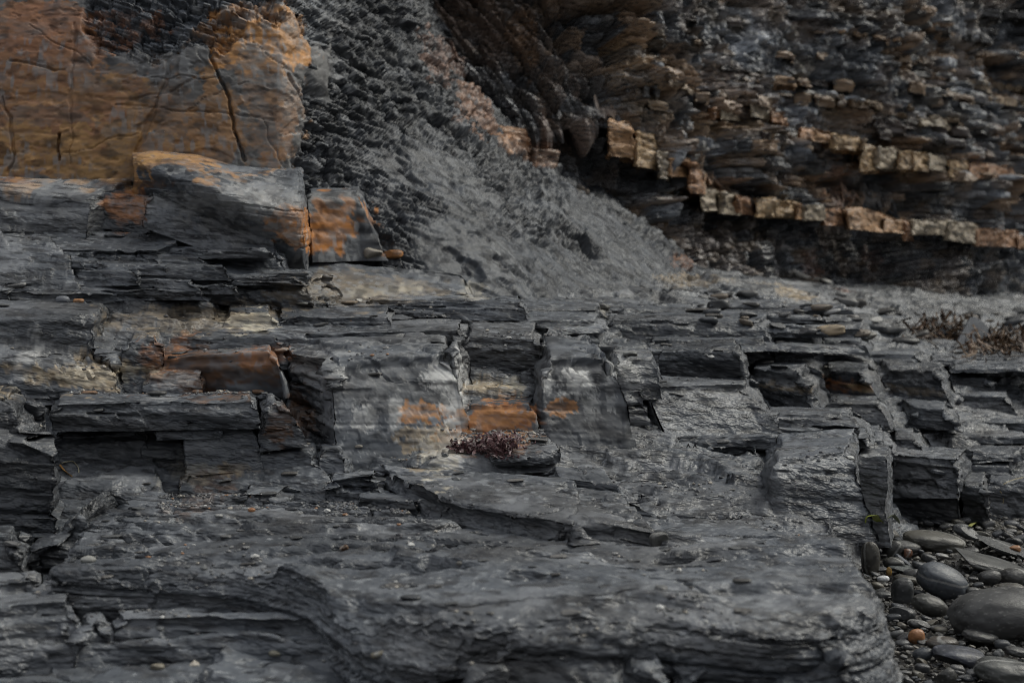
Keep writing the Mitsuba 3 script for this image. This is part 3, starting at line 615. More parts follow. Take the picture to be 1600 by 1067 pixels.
def blocky(P, s, q, levels, seed=0):
    """beds broken by joints into bricks of several sizes, each standing out by its own amount"""
    out, ids = 0, None
    for k, (t, ln, amp) in enumerate(levels):
        qq = q / t + .35 * (fb(P, .9 / max(ln, .1), 2, 7 * k + seed) - .5)
        l = np.floor(qq)
        th = h3(l, l * 0 + k, l * 0, seed)
        ss = s / ln * (.6 + .8 * th) + 17.3 * th + .4 * (fb(P, 2.0 / ln * .35, 2, 9 * k + 3 + seed) - .5)
        c = np.floor(ss)
        v = h3(l, c, l * 0 + 5 + k, seed)
        fr, fc = qq - l, ss - c
        gap = np.maximum(sst(.10, .0, np.minimum(fr, 1 - fr)), sst(.07, .0, np.minimum(fc, 1 - fc)))
        tilt = (fr - .5) * (h3(l, c, l * 0 + 31, seed) - .5) + (fc - .5) * (h3(l, c, l * 0 + 41, seed) - .5)
        out = out + amp * ((v - .5) * 1.6 + tilt * .9 - gap * .55)
        if k == len(levels) - 2:
            ids = h3(l, c, l * 0 + 77, seed)
    return out, ids


# left: the smooth joint wall
def groove(P, pts, Y, width):
    pts = [at(a, b, Y) for a, b in pts]
    d = np.full(len(P), 9.0)
    Q = P[:, [0, 2]] + .11 * (np.stack([fb(P, 5, 4, 3), fb(P, 5, 4, 4)], 1) - .5)
    for a, b in zip(pts[:-1], pts[1:]):
        a, b = a[[0, 2]], b[[0, 2]]
        t = np.clip(((Q - a) @ (b - a)) / ((b - a) @ (b - a)), 0, 1)
        d = np.minimum(d, np.linalg.norm(Q - a - t[:, None] * (b - a), axis=1))
    width = width * (.25 + 1.5 * nz(P, 7, 27))
    return sst(width, width * .3, d)


def wall_disp(V, N):
    o = rough(V, .010, 3) + flakes(V, 3.0, .008, 7, 8) + .02 * (fb(V, 1.1, 2, 4) - .5) * 2
    # upper part where the shale has flaked away
    top = at(200, 62, 6.7)[2]
    x = V[:, 0]
    edge = top + .55 * (fb(V, (2.6, 2.6, 1.5), 5, 12) - .5) - .28 * (x - at(200, 0, 6.8)[0]) + .35 * sst(at(325, 0, 6.8)[0], at(385, 0, 6.8)[0], x) + .3 * sst(at(150, 0, 6.8)[0], at(70, 0, 6.8)[0], x)
    fl = np.maximum(sst(-.03, .05, V[:, 2] - edge + .10 * (fb(V, 12, 3, 13) - .5)), sst(at(462, 0, 6.9)[0], at(500, 0, 6.9)[0], x + .5 * (fb(V, (3.2, 3.2, 1.8), 5, 14) - .5)))
    b, ids = blocky(V, V[:, 0], bed(V) + .25 * V[:, 0] + .06 * fb(V, 4, 2, 6), ((.10, .22, .03), (.04, .10, .03), (.018, .05, .02)), 3)
    o = o + fl * (b - .03)
    for pts, w, dp in (([(318, 60), (330, 105), (345, 150), (352, 200), (372, 250)], .012, .035), ([(300, 45), (255, 90), (235, 160), (205, 238)], .014, .014), ([(85, 205), (80, 255)], .012, .03), ([(0, 95), (95, 105)], .006, .012),
                       ([(0, 150), (10, 200), (18, 270)], .010, .015), ([(100, 30), (110, 150), (105, 260)], .008, .008), ([(170, 160), (300, 168), (420, 185)], .006, .008), ([(440, 100), (470, 180), (465, 240)], .009, .02)):
        o = o - dp * groove(V, pts, 6.75, w)
    rc = random.Random(8)
    for _ in range(7):                                                 # finer cracks
        cx, cy, an = rc.uniform(-20, 440), rc.uniform(20, 245), rc.choice([.15, .3, 1.3, 1.7, 2.6])
        pts = [(cx, cy)]
        for _ in range(4):
            an += rc.uniform(-.35, .35)
            pts.append((pts[-1][0] + 32 * math.cos(an), pts[-1][1] + 32 * math.sin(an)))
        o = o - .007 * groove(V, pts, 6.75, .003)
    # flakes off the face
    o = o - .007 * sst(.60, .63, fb(V, (4, 4, 7), 5, 15)) - .005 * sst(.60, .75, fb(V, (22, 22, 30), 3, 16)) + .006 * (fb(V, (14, 14, 9), 4, 18) - .5)
    return V + N * o[:, None], fl


def wall_col(V, fl):
    C = rock_colour(V, 1.25, .4, .6)
    g = np.array([.115, .112, .108]) * (.6 + .8 * fb(V, 8, 4, 5))[:, None]
    m = (.8 * (1 - fl))[:, None]
    return C * (1 - m) + g * m


face('cliff__joint_wall', [(-500, [(-500, 330, 6.7), (-500, 100, 6.9), (-500, -80, 7.1), (-500, -700, 8.2)]), (0, [(0, 330, 6.75), (0, 100, 6.85), (0, -80, 7.05), (0, -700, 8.2)]),
                           (250, [(250, 330, 6.85), (250, 100, 6.9), (250, -80, 7.1), (250, -700, 8.3)]), (430, [(430, 420, 6.9), (430, 200, 6.95), (430, -80, 7.2), (430, -700, 8.6)]), (500, [(500, 420, 7.05), (500, 200, 7.2), (485, -80, 7.5), (480, -700, 9)]), (590, [(590, 420, 8.4), (590, 200, 8.6), (590, -80, 8.9), (590, -700, 9.9)])],
     dense(-30, 590, -500, 590, 1.7), 'joint_face_material', wall_disp, wall_col, [(0, 1, 120), (1, 2, 130), (2, 3, 14)])
stain(0, 0, 6, 1, 1, TAN, 0)


# middle: the flaky shale slope
def slope_disp(V, N):
    s = V[:, 0] * .75 + V[:, 1] * .65
    q = bed(V) + .35 * (V[:, 0] * .6)
    b, ids = blocky(V, s, q, ((.14, .34, .035), (.055, .15, .032), (.024, .07, .024)), 5)
    sm = sst(.53, .40, fb(V, (1.0, 1.0, 1.5), 5, 19) + .26 * (V[:, 2] - 1.65))       # the lower part has kept its smooth joint face
    o = b * (1 - .93 * sm) + sm * (flakes(V, 3.6, .024, 9, 9) + .014 * (fb(V, (11, 11, 24), 4, 67) - .5)) + rough(V, .022, 5) + .08 * (fb(V, .8, 2, 20) - .5)
    return V + N * o[:, None], (sm, ids)


def slope_col(V, e):
    sm, ids = e
    C = rock_colour(V, .8, .1, .3)
    g = np.array([.043, .049, .059]) * (.45 + 1.1 * fb(V, (7, 7, 16), 5, 25))[:, None]
    m = (.6 * sm)[:, None]
    return .8 * (C * (1 - m) + g * m) * (.6 + .75 * ids)[:, None]


face('cliff__shale_slope', [(440, [(440, 440, 6.95), (445, 320, 7.0), (445, 180, 7.05), (445, -60, 7.4), (445, -800, 8.6)]), (600, [(600, 450, 7.1), (590, 330, 7.35), (580, 180, 7.8), (560, -60, 8.5), (560, -800, 9.5)]),
                            (770, [(770, 490, 7.2), (755, 330, 7.9), (705, 180, 8.8), (635, -60, 9.8), (635, -800, 11)]), (920, [(920, 500, 7.9), (880, 370, 8.9), (785, 215, 9.9), (652, -60, 11.3), (652, -800, 13)]),
                            (1070, [(1070, 500, 9.0), (985, 380, 10), (845, 245, 10.8), (664, -60, 12.5), (664, -800, 15)]), (1140, [(1140, 500, 10.8), (1075, 400, 11.6), (880, 240, 12.4), (684, -60, 14.5), (684, -800, 16)])],
     np.linspace(440, 1140, 420), 'joint_face_material', slope_disp, slope_col, [(0, 1, 90), (1, 2, 90), (2, 3, 150), (3, 4, 14)])


# right: the far face of beds and joints
def rib_coord(V):
    return V[:, 0] + .72 * (V[:, 2] - 1.5) + .10 * (fb(V, 1.3, 3, 91) - .5)


def far_disp(V, N):
    s = V[:, 0] * .62 + V[:, 1] * .78
    q = bed(V)
    w = q + .05 * (fb(V, 1.2, 2, 38) - .5)
    b, ids = blocky(V, s, w, ((.62, 1.3, .26), (.27, .62, .22), (.12, .26, .13), (.055, .13, .05)), 9)
    b2, _ = blocky(V, s, q, ((.12, .2, .08), (.055, .1, .06)), 29)
    soft = sst(.53, .62, fb(V, (.45, .45, 1.3), 2, 33))
    soft = np.maximum(soft, sst(1.72, 1.64, q) * sst(1.2, 1.5, V[:, 0]))
    o = b * (1 - soft) + b2 * soft + .26 * (fb(V, .8, 3, 34) - .5) * 2 + .75 * (fb(V, (.55, .55, .28), 3, 37) - .5) * 2 + .05 * (fb(V, 9, 3, 36) - .5)
    lf = sst(1.9, 1.3, rib_coord(V)) * sst(1.7, 2.0, V[:, 2])
    c = rib_coord(V)
    k = np.floor(c / .16)
    b3, _ = blocky(V, c, V[:, 2] * .8 + .3 * c, ((1.1, .34, .22), (.5, .15, .15), (.22, .07, .08), (.08, .04, .03)), 49)
    o = o * (1 - .8 * lf) + lf * b3
    return V + N * o[:, None], (ids, soft, lf, k)


def far_col(V, e):
    ids, soft, lf, rk = e
    C = rock_colour(V, 1.9, 1.0, .8)
    k = sst(.34, .70, ids) * (1 - .7 * soft) * .85 * sst(.34, .50, fb(V, (.7, .7, 1.6), 3, 39))
    rust = np.array([.28, .19, .12]) * (.5 + 1.0 * fb(V, (6, 6, 12), 3, 35))[:, None]
    C = C * (.4 + .9 * sst(.3, .62, fb(V, (.5, .5, .8), 3, 48)))[:, None]
    C = C * (.45 + 1.0 * h3(np.floor(ids * 9973), np.floor(ids * 317), np.floor(ids * 53)))[:, None]
    C = C * (1 - k[:, None]) + rust * k[:, None]
    m = (lf * .55 * sst(.4, .7, h3(rk, rk * 0 + 2, rk * 0)) * sst(.35, .6, fb(V, (3, 3, 1.5), 3, 44)))[:, None]
    gl = (.7 * lf)[:, None]
    C = C * (1 - gl) + np.array([.085, .087, .092]) * (.4 + 1.2 * fb(V, (8, 8, 5), 4, 58))[:, None] * gl
    return C * (1 - m) + np.array([.23, .155, .11]) * m


def fc(px, foot, Yf, Yseam, yseam, Ytop, pt=None):
    pt = px if pt is None else pt
    return (px, [(px, foot + 60, Yseam - .35), (px, foot - 30, Yseam + .05), (px + (pt - px) * .4, yseam + 14, Yseam + .5), (px + (pt - px) * .45, yseam - 10, Yseam), (pt, -60, Ytop), (pt, -900, Ytop + 1.5)])


FAR_AT = [len(SOLID)]
face('cliff__far_face', [fc(700, 400, 11.4, 11.4, 240, 12.2, 560), fc(800, 400, 10.9, 11.0, 235, 11.9, 690), fc(880, 420, 11.0, 11.15, 215, 11.9, 850), fc(960, 440, 11.2, 11.6, 205, 12.3), fc(1100, 455, 11.9, 12.8, 300, 13.3),
                         fc(1300, 480, 14.0, 15.1, 340, 15.6), fc(1450, 490, 16.0, 17.4, 362, 17.8), fc(1600, 500, 18.8, 20.3, 380, 20.8), fc(1900, 500, 24, 26, 385, 27), fc(2400, 480, 34, 36, 385, 37)],
     dense(700, 1640, 699, 2400, 1.7), 'rock_material', far_disp, far_col, [(0, 1, 60), (1, 2, 130), (2, 3, 50), (3, 4, 220), (4, 5, 14)])
labels['cliff'] = {'label': 'dark layered sea cliff with orange joint faces behind the ledges', 'category': 'cliff', 'kind': 'structure'}
print('cliff', TRIS[0])


# seams of squared orange blocks that stand out of the far face
def seam(corners, cols, hpx, name, base=.16, seed=0):
    rng = random.Random(seed)
    for k, (a, b) in enumerate(zip(corners[:-1], corners[1:])):
        (x0, y0, Y0), (x1, y1, Y1) = a, b
        g = (x1 - x0) * rng.uniform(-.07, .0)
        hh = hpx(k) * Y0 / FPX * rng.uniform(.95, 1.35)
        protrude = base * rng.uniform(.25, 1.0)
        y0, y1 = y0 + rng.uniform(-3, 3), y1 + rng.uniform(-3, 3)
        j = rng.uniform(-.05, .05)
        col = np.array(cols[k % len(cols)])
        q = [at(x0 + g, y0, Y0 - protrude + j), at(x1 - g, y0 + (y1 - y0) * .55, Y1 - protrude + j + rng.uniform(-.05, .05)), at(x1 - g, y1, Y1 + .6), at(x0 + g, y0, Y0 + .6)]
        q[2][2] = q[1][2]
        q[3][2] = q[0][2]
        BSEED[0] += 1
        V, F = block_mesh(q, hh, fb_=(rng.uniform(-.02, .03), 0, 0, 0), sp=.022, rag=.035, top=.02, rnd=.02, seed=BSEED[0], und=.032)
        C = col * .8 * (.5 + .8 * fb(V, (4, 4, 9), 4, k))[:, None]
        C *= (1 - .5 * sst(.58, .7, fb(V, (7, 7, 20), 3, 60 + k)))[:, None]
        add(numbered('cliff__' + name), V, F, C)


OR, YE, GR, BR_ = (.44, .25, .12), (.46, .31, .165), (.38, .31, .22), (.34, .175, .085)
xs = [955, 988, 1030, 1047, 1078, 1099]
seam([(955, 186, 11.5), (990, 192, 11.6)], [OR], lambda k: 44, 'seam_block', .3, 1)
seam([(990, 205, 11.65), (1031, 212, 11.9)], [YE], lambda k: 42, 'seam_block', .3, 2)
seam([(1027, 234, 12.0), (1048, 238, 12.1)], [GR], lambda k: 36, 'seam_block', .28, 3)
seam([(1047, 247, 12.1), (1080, 250, 12.3)], [OR], lambda k: 30, 'seam_block', .28, 4)
seam([(1079, 250, 12.3), (1099, 256, 12.5)], [BR_], lambda k: 38, 'seam_block', .28, 5)
seam([(1098, 296, 12.7), (1126, 297, 12.9), (1155, 305, 13.2), (1180, 308, 13.4), (1210, 310, 13.7), (1243, 314, 14.0), (1253, 320, 14.1), (1288, 323, 14.5), (1322, 326, 14.9), (1380, 340, 15.6), (1412, 342, 16.0), (1424, 344, 16.2), (1480, 345, 17.0), (1525, 358, 17.8), (1590, 364, 19.2), (1640, 366, 20)],
     [GR, GR, BR_, YE, YE, OR, GR, BR_, OR, OR, BR_, GR, GR, BR_, BR_], lambda k: (27, 27, 24, 24, 24, 20, 24, 26, 24, 20, 24, 24, 26, 22, 20)[k], 'seam_block', .32, 6)
seam([(1245, 200, 14.3), (1270, 202, 14.6), (1300, 208, 15), (1345, 214, 15.5), (1352, 222, 15.6)], [BR_, OR, YE, YE], lambda k: 18, 'seam_block', .22, 7)
seam([(1348, 226, 15.6), (1372, 228, 15.8), (1400, 232, 16.2), (1424, 236, 16.4), (1450, 242, 16.8), (1482, 250, 17.2), (1512, 252, 17.6), (1540, 256, 18.2), (1580, 258, 19)], [YE, GR, YE, YE, GR, YE, BR_, BR_], lambda k: (30, 30, 28, 24, 20, 22, 18, 16)[k], 'seam_block', .24, 8)
seam([(1110, 165, 12.9), (1130, 165, 13.1), (1150, 166, 13.3)], [BR_, GR], lambda k: 18, 'seam_block', .2, 9)
seam([(1175, 165, 13.4), (1205, 170, 13.7), (1230, 172, 13.9)], [GR, BR_], lambda k: 16, 'seam_block', .2, 10)
seam([(1440, 185, 17.0), (1480, 186, 17.3)], [GR], lambda k: 10, 'seam_block', .2, 11)
seam([(780, 196, 10.35), (830, 210, 10.45)], [(.38, .22, .125)], lambda k: 30, 'seam_block', .1, 12)
seam([(832, 228, 10.5), (872, 238, 10.8)], [(.26, .17, .12)], lambda k: 26, 'seam_block', .1, 13)
seam([(958, 120, 11.9), (975, 122, 12.0), (998, 122, 12.2)], [(.28, .19, .12), (.20, .20, .19)], lambda k: 60, 'seam_block', .1, 14)
seam([(1005, 160, 12.2), (1028, 160, 12.4)], [BR_], lambda k: 30, 'seam_block', .1, 15)
# blocks of every size that stand out of the far face
FARV = SOLID[FAR_AT[0]][0]
FARP = np.c_[800 + FPX * FARV[:, 0] / ((FARV - CAM) @ FW), 533.5 - FPX * ((FARV - CAM) @ UP) / ((FARV - CAM) @ FW)]


def hit_far(px, py):
    d = np.abs(FARP - [px, py]).sum(1)
    k = np.argpartition(d, 6)[:6]
    return FARV[k, 1].min()



rng = random.Random(5)
for k in range(46):
    px, py = rng.uniform(930, 1560), rng.uniform(0, 330)
    if py > 170 + (px - 960) * .25:
        py *= .45
    hh0, c0 = rng.uniform(5, 20), rng.choice([(.20, .14, .09), (.09, .088, .088), (.26, .17, .10), (.13, .128, .126), (.08, .066, .06), (.27, .20, .13), (.23, .17, .12)])
    for _ in range(rng.randint(2, 6)):
        w, hh = rng.uniform(8, 38), hh0 * rng.uniform(.7, 1.15)
        if px > 1620 or rng.random() < .2:
            px += w
            continue
        Y = hit_far(px, py) + rng.uniform(-.06, .10)
        tl = w * .12 + rng.uniform(-2, 2)
        q = [at(px, py, Y), at(px + w, py + tl, Y + rng.uniform(-.03, .15)), at(px + w, py + tl, Y + .7), at(px, py, Y + .7)]
        q[2][2], q[3][2] = q[1][2], q[0][2]
        BSEED[0] += 1
        V, F = block_mesh(q, hh * Y / FPX, fb_=(0, 0, 0, 0), sp=.03, rag=.04, top=.02, rnd=.02, seed=BSEED[0], und=.04)
        add(numbered('cliff__rock_chunk'), V, F, np.array(c0) * rng.uniform(.6, 1.2) * (.45 + 1.0 * fb(V, 5, 3, k))[:, None])
        px, py = px + w, py + tl

# ------------------------------------------------------------------ the beach
def beach_z(xy):
    P = np.c_[xy, xy[:, 0] * 0]
    z = -.035 + .05 * (fb(P, 1.1, 3, 61) - .5) + .022 * (fb(P, 14, 3, 62) - .5) + .012 * (nz(P, 60, 63) - .5)
    z += sst(7.2, 9.5, xy[:, 1]) * -.2
    return z, 0


sheet('beach', .16, .62, 2.4, 14, 330, 340, beach_z, lambda V: np.array([.05, .047, .043]) * (.5 + .9 * fb(V, 30, 3, 64) + .6 * sst(.7, .9, nz(V, 110, 65)))[:, None])
labels['beach'] = {'label': 'dark wet shingle and grit at the foot of the ledges', 'category': 'beach', 'kind': 'structure'}
g = 300.0
V = np.array([[-g, -g, -.45], [g, -g, -.45], [g, g, -.45], [-g, g, -.45]])
add('ground', V, np.array([[0, 1, 2], [0, 2, 3]]), np.full((4, 3), .07), smooth=False)
labels['ground'] = {'label': 'dark shore running on below and beyond the ledges', 'category': 'ground', 'kind': 'structure'}


def stone_mesh(a, b, c, seed, sub=4, lump=.12, flat=2.3, chop=0):
    m = trimesh.creation.icosphere(subdivisions=sub)
    V = m.vertices
    e = 2 / flat
    V = np.sign(V) * np.abs(V) ** e / ((np.abs(V) ** e) ** flat).sum(1, keepdims=True) ** (1 / flat)
    o = seed * 3.7
    V = V * (1 + lump * 2 * (meshkit.fbm(V * 1.1 + o, 3, seed) - .5))[:, None]
    r = np.random.default_rng(seed)
    for _ in range(chop):                                             # broken faces
        n = r.normal(size=3)
        n /= np.linalg.norm(n)
        d = r.uniform(.45, .8)
        k = np.maximum(V @ n - d, 0)
        V = V - k[:, None] * n
    return V * np.array([a, b, c]), np.array(m.faces)


def stone_colour(V, col, seed, sp=.3):
    S = V * 1.0
    C = np.array(col) * (.38 + .5 * fb(S, 9, 4, seed))[:, None]
    if seed % 3 == 0 and seed < 60:                                      # a pale vein through some of them
        r = np.random.default_rng(seed)
        n = r.normal(size=3)
        n /= np.linalg.norm(n)
        d = np.abs((V - V.mean(0)) @ n + .02 * (fb(S, 14, 3, seed) - .5) + r.uniform(-.02, .02))
        m = (sst(.005, .002, d) * .6)[:, None]
        C = C * (1 - m) + np.array([.26, .26, .25]) * m
    C = C * (1 - .45 * sst(.52, .62, fb(S, 22, 3, 5 + seed)))[:, None]
    f = (sst(.72, .9, nz(S, 130, seed)) * sp)[:, None]
    return C * (1 - f) + np.array([.22, .22, .21]) * f


def put_stone(px, py, w, h, rot, col, key='beach_stone', z=None, lab=None, group=None, cat='stone', sub=4, flat=2.3, chop=0, yaw=None, seed=0, Y=None, depth=.8, lump=.12):
    """a stone whose middle is seen at (px, py), w x h pixels big, tilted by rot degrees"""
    foot = on_z(px, py + h * .42, 0.0 if z is None else z) if Y is None else at(px, py + h * .42, Y)
    Yd = foot[1]
    k = Yd / FPX
    a, c = w / 2 * k, h / 2 * k
    V, F = stone_mesh(a, a * depth, c, seed + 11, sub, lump, flat, chop)
    t = math.radians(rot)
    R = np.array([[math.cos(t), 0, -math.sin(t)], [0, 1, 0], [math.sin(t), 0, math.cos(t)]])
    V = V @ R.T
    ctr = at(px, py, Yd + a * depth * .4)
    V = V + ctr
    key = numbered(key)
    add(key, V, F, stone_colour(V, col, seed), 'stone_material')
    labels[key] = {'label': lab, 'category': cat}
    if group:
        labels[key]['group'] = group
    return V


DG, MG, OG, BG = (.055, .06, .068), (.085, .088, .09), (.085, .08, .066), (.05, .052, .056)
stones = [
    (1473, 908, 86, 52, -22, (.075, .085, .10), 'smooth blue grey egg shaped cobble in the middle of the pebbles', 2.2, 0),
    (1562, 958, 160, 78, 6, (.06, .06, .06), 'largest dark boulder at the right edge of the pebbles', 2.3, 0),
    (1453, 946, 58, 34, -18, (.065, .065, .06), 'dark oval cobble below the blue grey egg shaped cobble', 2.2, 0),
    (1360, 872, 30, 54, 4, (.085, .08, .068), 'upright long cobble leaning on the ledge', 2.3, 0),
    (1361, 842, 46, 32, -8, (.08, .078, .072), 'rounded olive grey cobble behind the upright one', 2.2, 0),
    (1374, 832, 66, 28, -16, (.085, .08, .072), 'long flat cobble tucked under the block', 2.3, 0),
    (1459, 846, 94, 30, -6, (.095, .09, .076), 'long low olive slab of stone at the back of the pebbles', 2.6, 1),
    (1416, 854, 50, 18, -4, (.085, .085, .082), 'flat oval stone in front of the low olive slab', 2.3, 0),
    (1432, 994, 26, 24, 0, (.34, .155, .065), 'orange brown cobble by the ledge foot', 2.5, 1),
    (1472, 1004, 50, 18, 2, (.07, .058, .048), 'flat brownish stone right of the orange cobble', 2.4, 0),
    (1442, 1022, 32, 22, 14, (.055, .062, .072), 'small slate blue stone below the orange cobble', 2.3, 0),
    (1500, 1026, 84, 30, -6, (.06, .066, .085), 'flat blue tinted stone near the bottom edge', 2.6, 1),
    (1570, 1050, 92, 40, -8, (.075, .078, .075), 'big flat grey stone in the bottom right corner', 2.8, 1),
    (1532, 994, 56, 18, -8, (.05, .05, .05), 'thin dark stone under the largest boulder', 2.5, 0),
    (1546, 902, 36, 24, 8, (.06, .06, .06), 'dark round stone right of the blue grey cobble', 2.2, 0),
    (1590, 900, 54, 26, 0, (.07, .068, .064), 'half hidden stone at the right edge above the boulder', 2.3, 0),
    (1580, 917, 40, 12, 0, (.085, .08, .07), 'thin pale grey stone above the largest boulder', 2.4, 0),
    (1540, 880, 150, 20, -14, (.06, .062, .06), 'long thin slab slanting down to the right edge', 3.0, 2),
    (1570, 856, 110, 16, -16, (.045, .048, .05), 'upper long dark slab slanting to the right edge', 3.0, 2),
    (1410, 925, 34, 44, 0, (.06, .064, .066), 'angular dark slab against the ledge corner', 3.0, 2),
    (1380, 904, 20, 10, 6, (.62, .63, .64), 'small white shell like stone by the ledge corner', 2.2, 0),
    (1389, 893, 9, 14, 0, (.42, .24, .05), 'tiny ochre chip behind the white stone', 2.8, 2),
    (1414, 888, 54, 8, -4, (.06, .07, .07), 'thin slate bar behind the blue grey cobble', 3.0, 1),
    (1412, 877, 34, 9, -38, (.085, .095, .11), 'short slanting slate splinter', 3.2, 1),
    (1395, 858, 34, 26, 20, (.05, .05, .048), 'dark leaning stone beside the upright cobble', 2.4, 1),
    (1381, 852, 18, 16, 30, (.08, .085, .09), 'small angular chip above the upright cobble', 2.8, 2),
    (1415, 909, 42, 22, -6, (.06, .056, .046), 'brown flat stone behind the angular dark slab', 2.6, 1),
    (1400, 880, 40, 18, 0, (.045, .045, .042), 'dark stone behind the ochre chip', 2.4, 1),
    (1472, 868, 22, 7, -8, (.3, .3, .29), 'pale thin pebble in front of the olive slab', 2.3, 0),
    (1586, 858, 18, 12, 10, (.34, .17, .08), 'small orange pebble at the right edge', 2.6, 1),
    (1418, 864, 15, 14, 0, (.17, .075, .04), 'small rusty pebble beside the flat oval stone', 2.6, 1),
    (1510, 832, 44, 18, -22, (.075, .08, .085), 'grey stone at the back among the splinters', 2.5, 1),
    (1515, 862, 30, 12, 12, (.06, .06, .06), 'short grey stone at the end of the olive slab', 2.5, 1),
    (1532, 850, 20, 12, 0, (.07, .068, .062), 'small round grey stone by the slanting slabs', 2.2, 0),
    (1475, 1058, 40, 26, 30, (.07, .07, .064), 'angular stone at the bottom edge', 2.8, 2),
    (1552, 1056, 22, 20, 0, (.11, .04, .02), 'rust red chip on the big flat corner stone', 2.6, 2),
    (1560, 1022, 18, 14, 40, (.075, .08, .08), 'small angular chip right of the blue tinted stone', 2.8, 2),
    (1590, 1018, 40, 14, -10, (.05, .05, .05), 'dark splinter near the right edge below the boulder', 2.8, 1),
    (1520, 925, 22, 16, 0, (.08, .08, .078), 'small grey chip between the blue cobble and the boulder', 2.7, 2),
    (1435, 975, 36, 14, -10, (.05, .05, .05), 'thin dark stone above the orange cobble', 2.5, 1),
    (1410, 958, 40, 20, -4, (.055, .057, .06), 'dark flat stone against the ledge below the angular slab', 2.6, 1),
]
spots = []
for k, (px, py, w, h, rot, col, lab, flat, chop) in enumerate(stones):
    put_stone(px, py, w, h, rot, col, lab=lab, flat=flat, chop=chop, seed=k, sub=5 if w > 60 else 4, depth=.75)
    spots.append((px, py, w / 2, h / 2))


def zone(px, py):
    if py > 985:
        return 'small grey pebble in the nearest part of the shingle below the boulder', 'nearest small pebbles'
    if py > 925:
        return 'small grey pebble between the ledge foot and the largest boulder', 'small pebbles by the largest boulder'
    if px < 1450:
        return 'small grey pebble in the corner between ledge and blue grey cobble', 'small pebbles in the ledge corner'
    return 'small grey pebble at the back right behind the blue grey cobble', 'small pebbles at the back right'


rng = random.Random(11)
n = 0
for _ in range(900):
    if n >= 130:
        break
    py = 812 + 255 * rng.random() ** 1.25
    px = rng.uniform(1345 + max(0, py - 850) * .32, 1600)
    if any(((px - a) / (b + 2)) ** 2 + ((py - c) / (d + 2)) ** 2 < .9 for a, c, b, d in spots[:40]):
        continue
    w = rng.uniform(8, 26)
    h = w * rng.uniform(.25, .6)
    col = rng.choice([DG, MG, OG, BG, BG, DG, (.1, .1, .1), (.12, .11, .09)])
    put_stone(px, py, w, h, rng.uniform(-25, 25), col, key='pebble', lab=zone(px, py)[0], group=zone(px, py)[1], cat='pebble', sub=2, flat=rng.uniform(2.1, 3.2), chop=rng.choice([0, 1, 2]), seed=200 + n)
    n += 1

# grit: nobody could count it
gv, gf, gc, o = [], [], [], 0
rs = np.random.default_rng(3)
unitm = trimesh.creation.icosphere(subdivisions=0)
for k in range(4200):
    Y = rs.uniform(3.6, 7.0)
    x = (rs.uniform(1330 + max(0, 6.6 - Y) * 18, 1640) - 800) / FPX * Y
    r_ = rs.uniform(.004, .013)
    Vk = unitm.vertices * rs.uniform(.5, 1.3, (12, 3)) * r_ * np.array([1.2, 1.2, .7]) + np.array([x, Y, rs.uniform(-.035, -.0)])
    gv.append(Vk)
    gf.append(unitm.faces + o)
    o += 12
    gc.append(np.repeat(np.array([[.07, .068, .064]]) * rs.choice([.5, .8, 1, 1.2, 2.4], p=[.3, .3, .2, .15, .05]), 12, 0))
add('gravel', np.vstack(gv), np.vstack(gf), np.vstack(gc), 'plain_material', False)
labels['gravel'] = {'label': 'fine dark grit filling the gaps between beach stones', 'category': 'gravel', 'kind': 'stuff'}


# ------------------------------------------------------------------ small things lie where a ray through the scene finds the rock
from trimesh.ray.ray_pyembree import RayMeshIntersector
cat_v, cat_f, o = [], [], 0
for Vk, Fk in SOLID:
    cat_v.append(Vk)
    cat_f.append(Fk + o)
    o += len(Vk)
WORLD = trimesh.Trimesh(np.vstack(cat_v), np.vstack(cat_f), process=False)
RAYS = RayMeshIntersector(WORLD)


RW, RH = 1240, 500                                                     # one batch of rays, looked up afterwards
gx, gy = np.meshgrid(np.linspace(-20, 1640, RW), np.linspace(380, 1070, RH))
gd = FW + np.outer((gx.ravel() - 800) / FPX, [1, 0, 0]) - np.outer((gy.ravel() - 533.5) / FPX, UP)
gd /= np.linalg.norm(gd, axis=1, keepdims=True)
gt = RAYS.intersects_first(np.repeat(CAM[None], len(gd), 0), gd)
WV, WF = np.array(WORLD.vertices), np.array(WORLD.faces)
gv = WV[WF[np.maximum(gt, 0)]]
gn = np.cross(gv[:, 1] - gv[:, 0], gv[:, 2] - gv[:, 0])
gn /= np.linalg.norm(gn, axis=1, keepdims=True) + 1e-12
gn *= -np.sign((gn * gd).sum(1))[:, None]
gp = CAM + gd * (((gv[:, 0] - CAM) * gn).sum(1) / (gd * gn).sum(1))[:, None]
gp[gt < 0] = 0


def hits(px, py):
    """(point, normal, whether there is one) on the rock that the pixels show"""
    i = np.clip(np.round((np.atleast_1d(px) + 20) / 1660 * (RW - 1)), 0, RW - 1).astype(int)
    j = np.clip(np.round((np.atleast_1d(py) - 380) / 690 * (RH - 1)), 0, RH - 1).astype(int)
    k = j * RW + i
    return gp[k], gn[k], gt[k] >= 0


def lay_stone(px, py, w, h, rot, col, key, lab, cat='stone', group=None, flat=2.4, chop=1, seed=0, sub=3, depth=.8, mat='stone_material'):
    """a stone resting on whatever the pixel under its foot shows"""
    p, n, ok = hits(px, py + h * .3)
    k = p[0][1] / FPX
    a, c = w / 2 * k, max(h / 2 * k, .003)
    V, F = stone_mesh(a, a * depth, c, seed + 500, sub, .14, flat, chop)
    t = math.radians(rot)
    V = V @ np.array([[math.cos(t), 0, -math.sin(t)], [0, 1, 0], [math.sin(t), 0, math.cos(t)]]).T
    V = V + p[0] + np.array([0, a * depth * .3, c * .6])
    key = numbered(key)
    add(key, V, F, stone_colour(V, col, seed), mat)
    labels[key] = {'label': lab, 'category': cat}
    if group:
        labels[key]['group'] = group


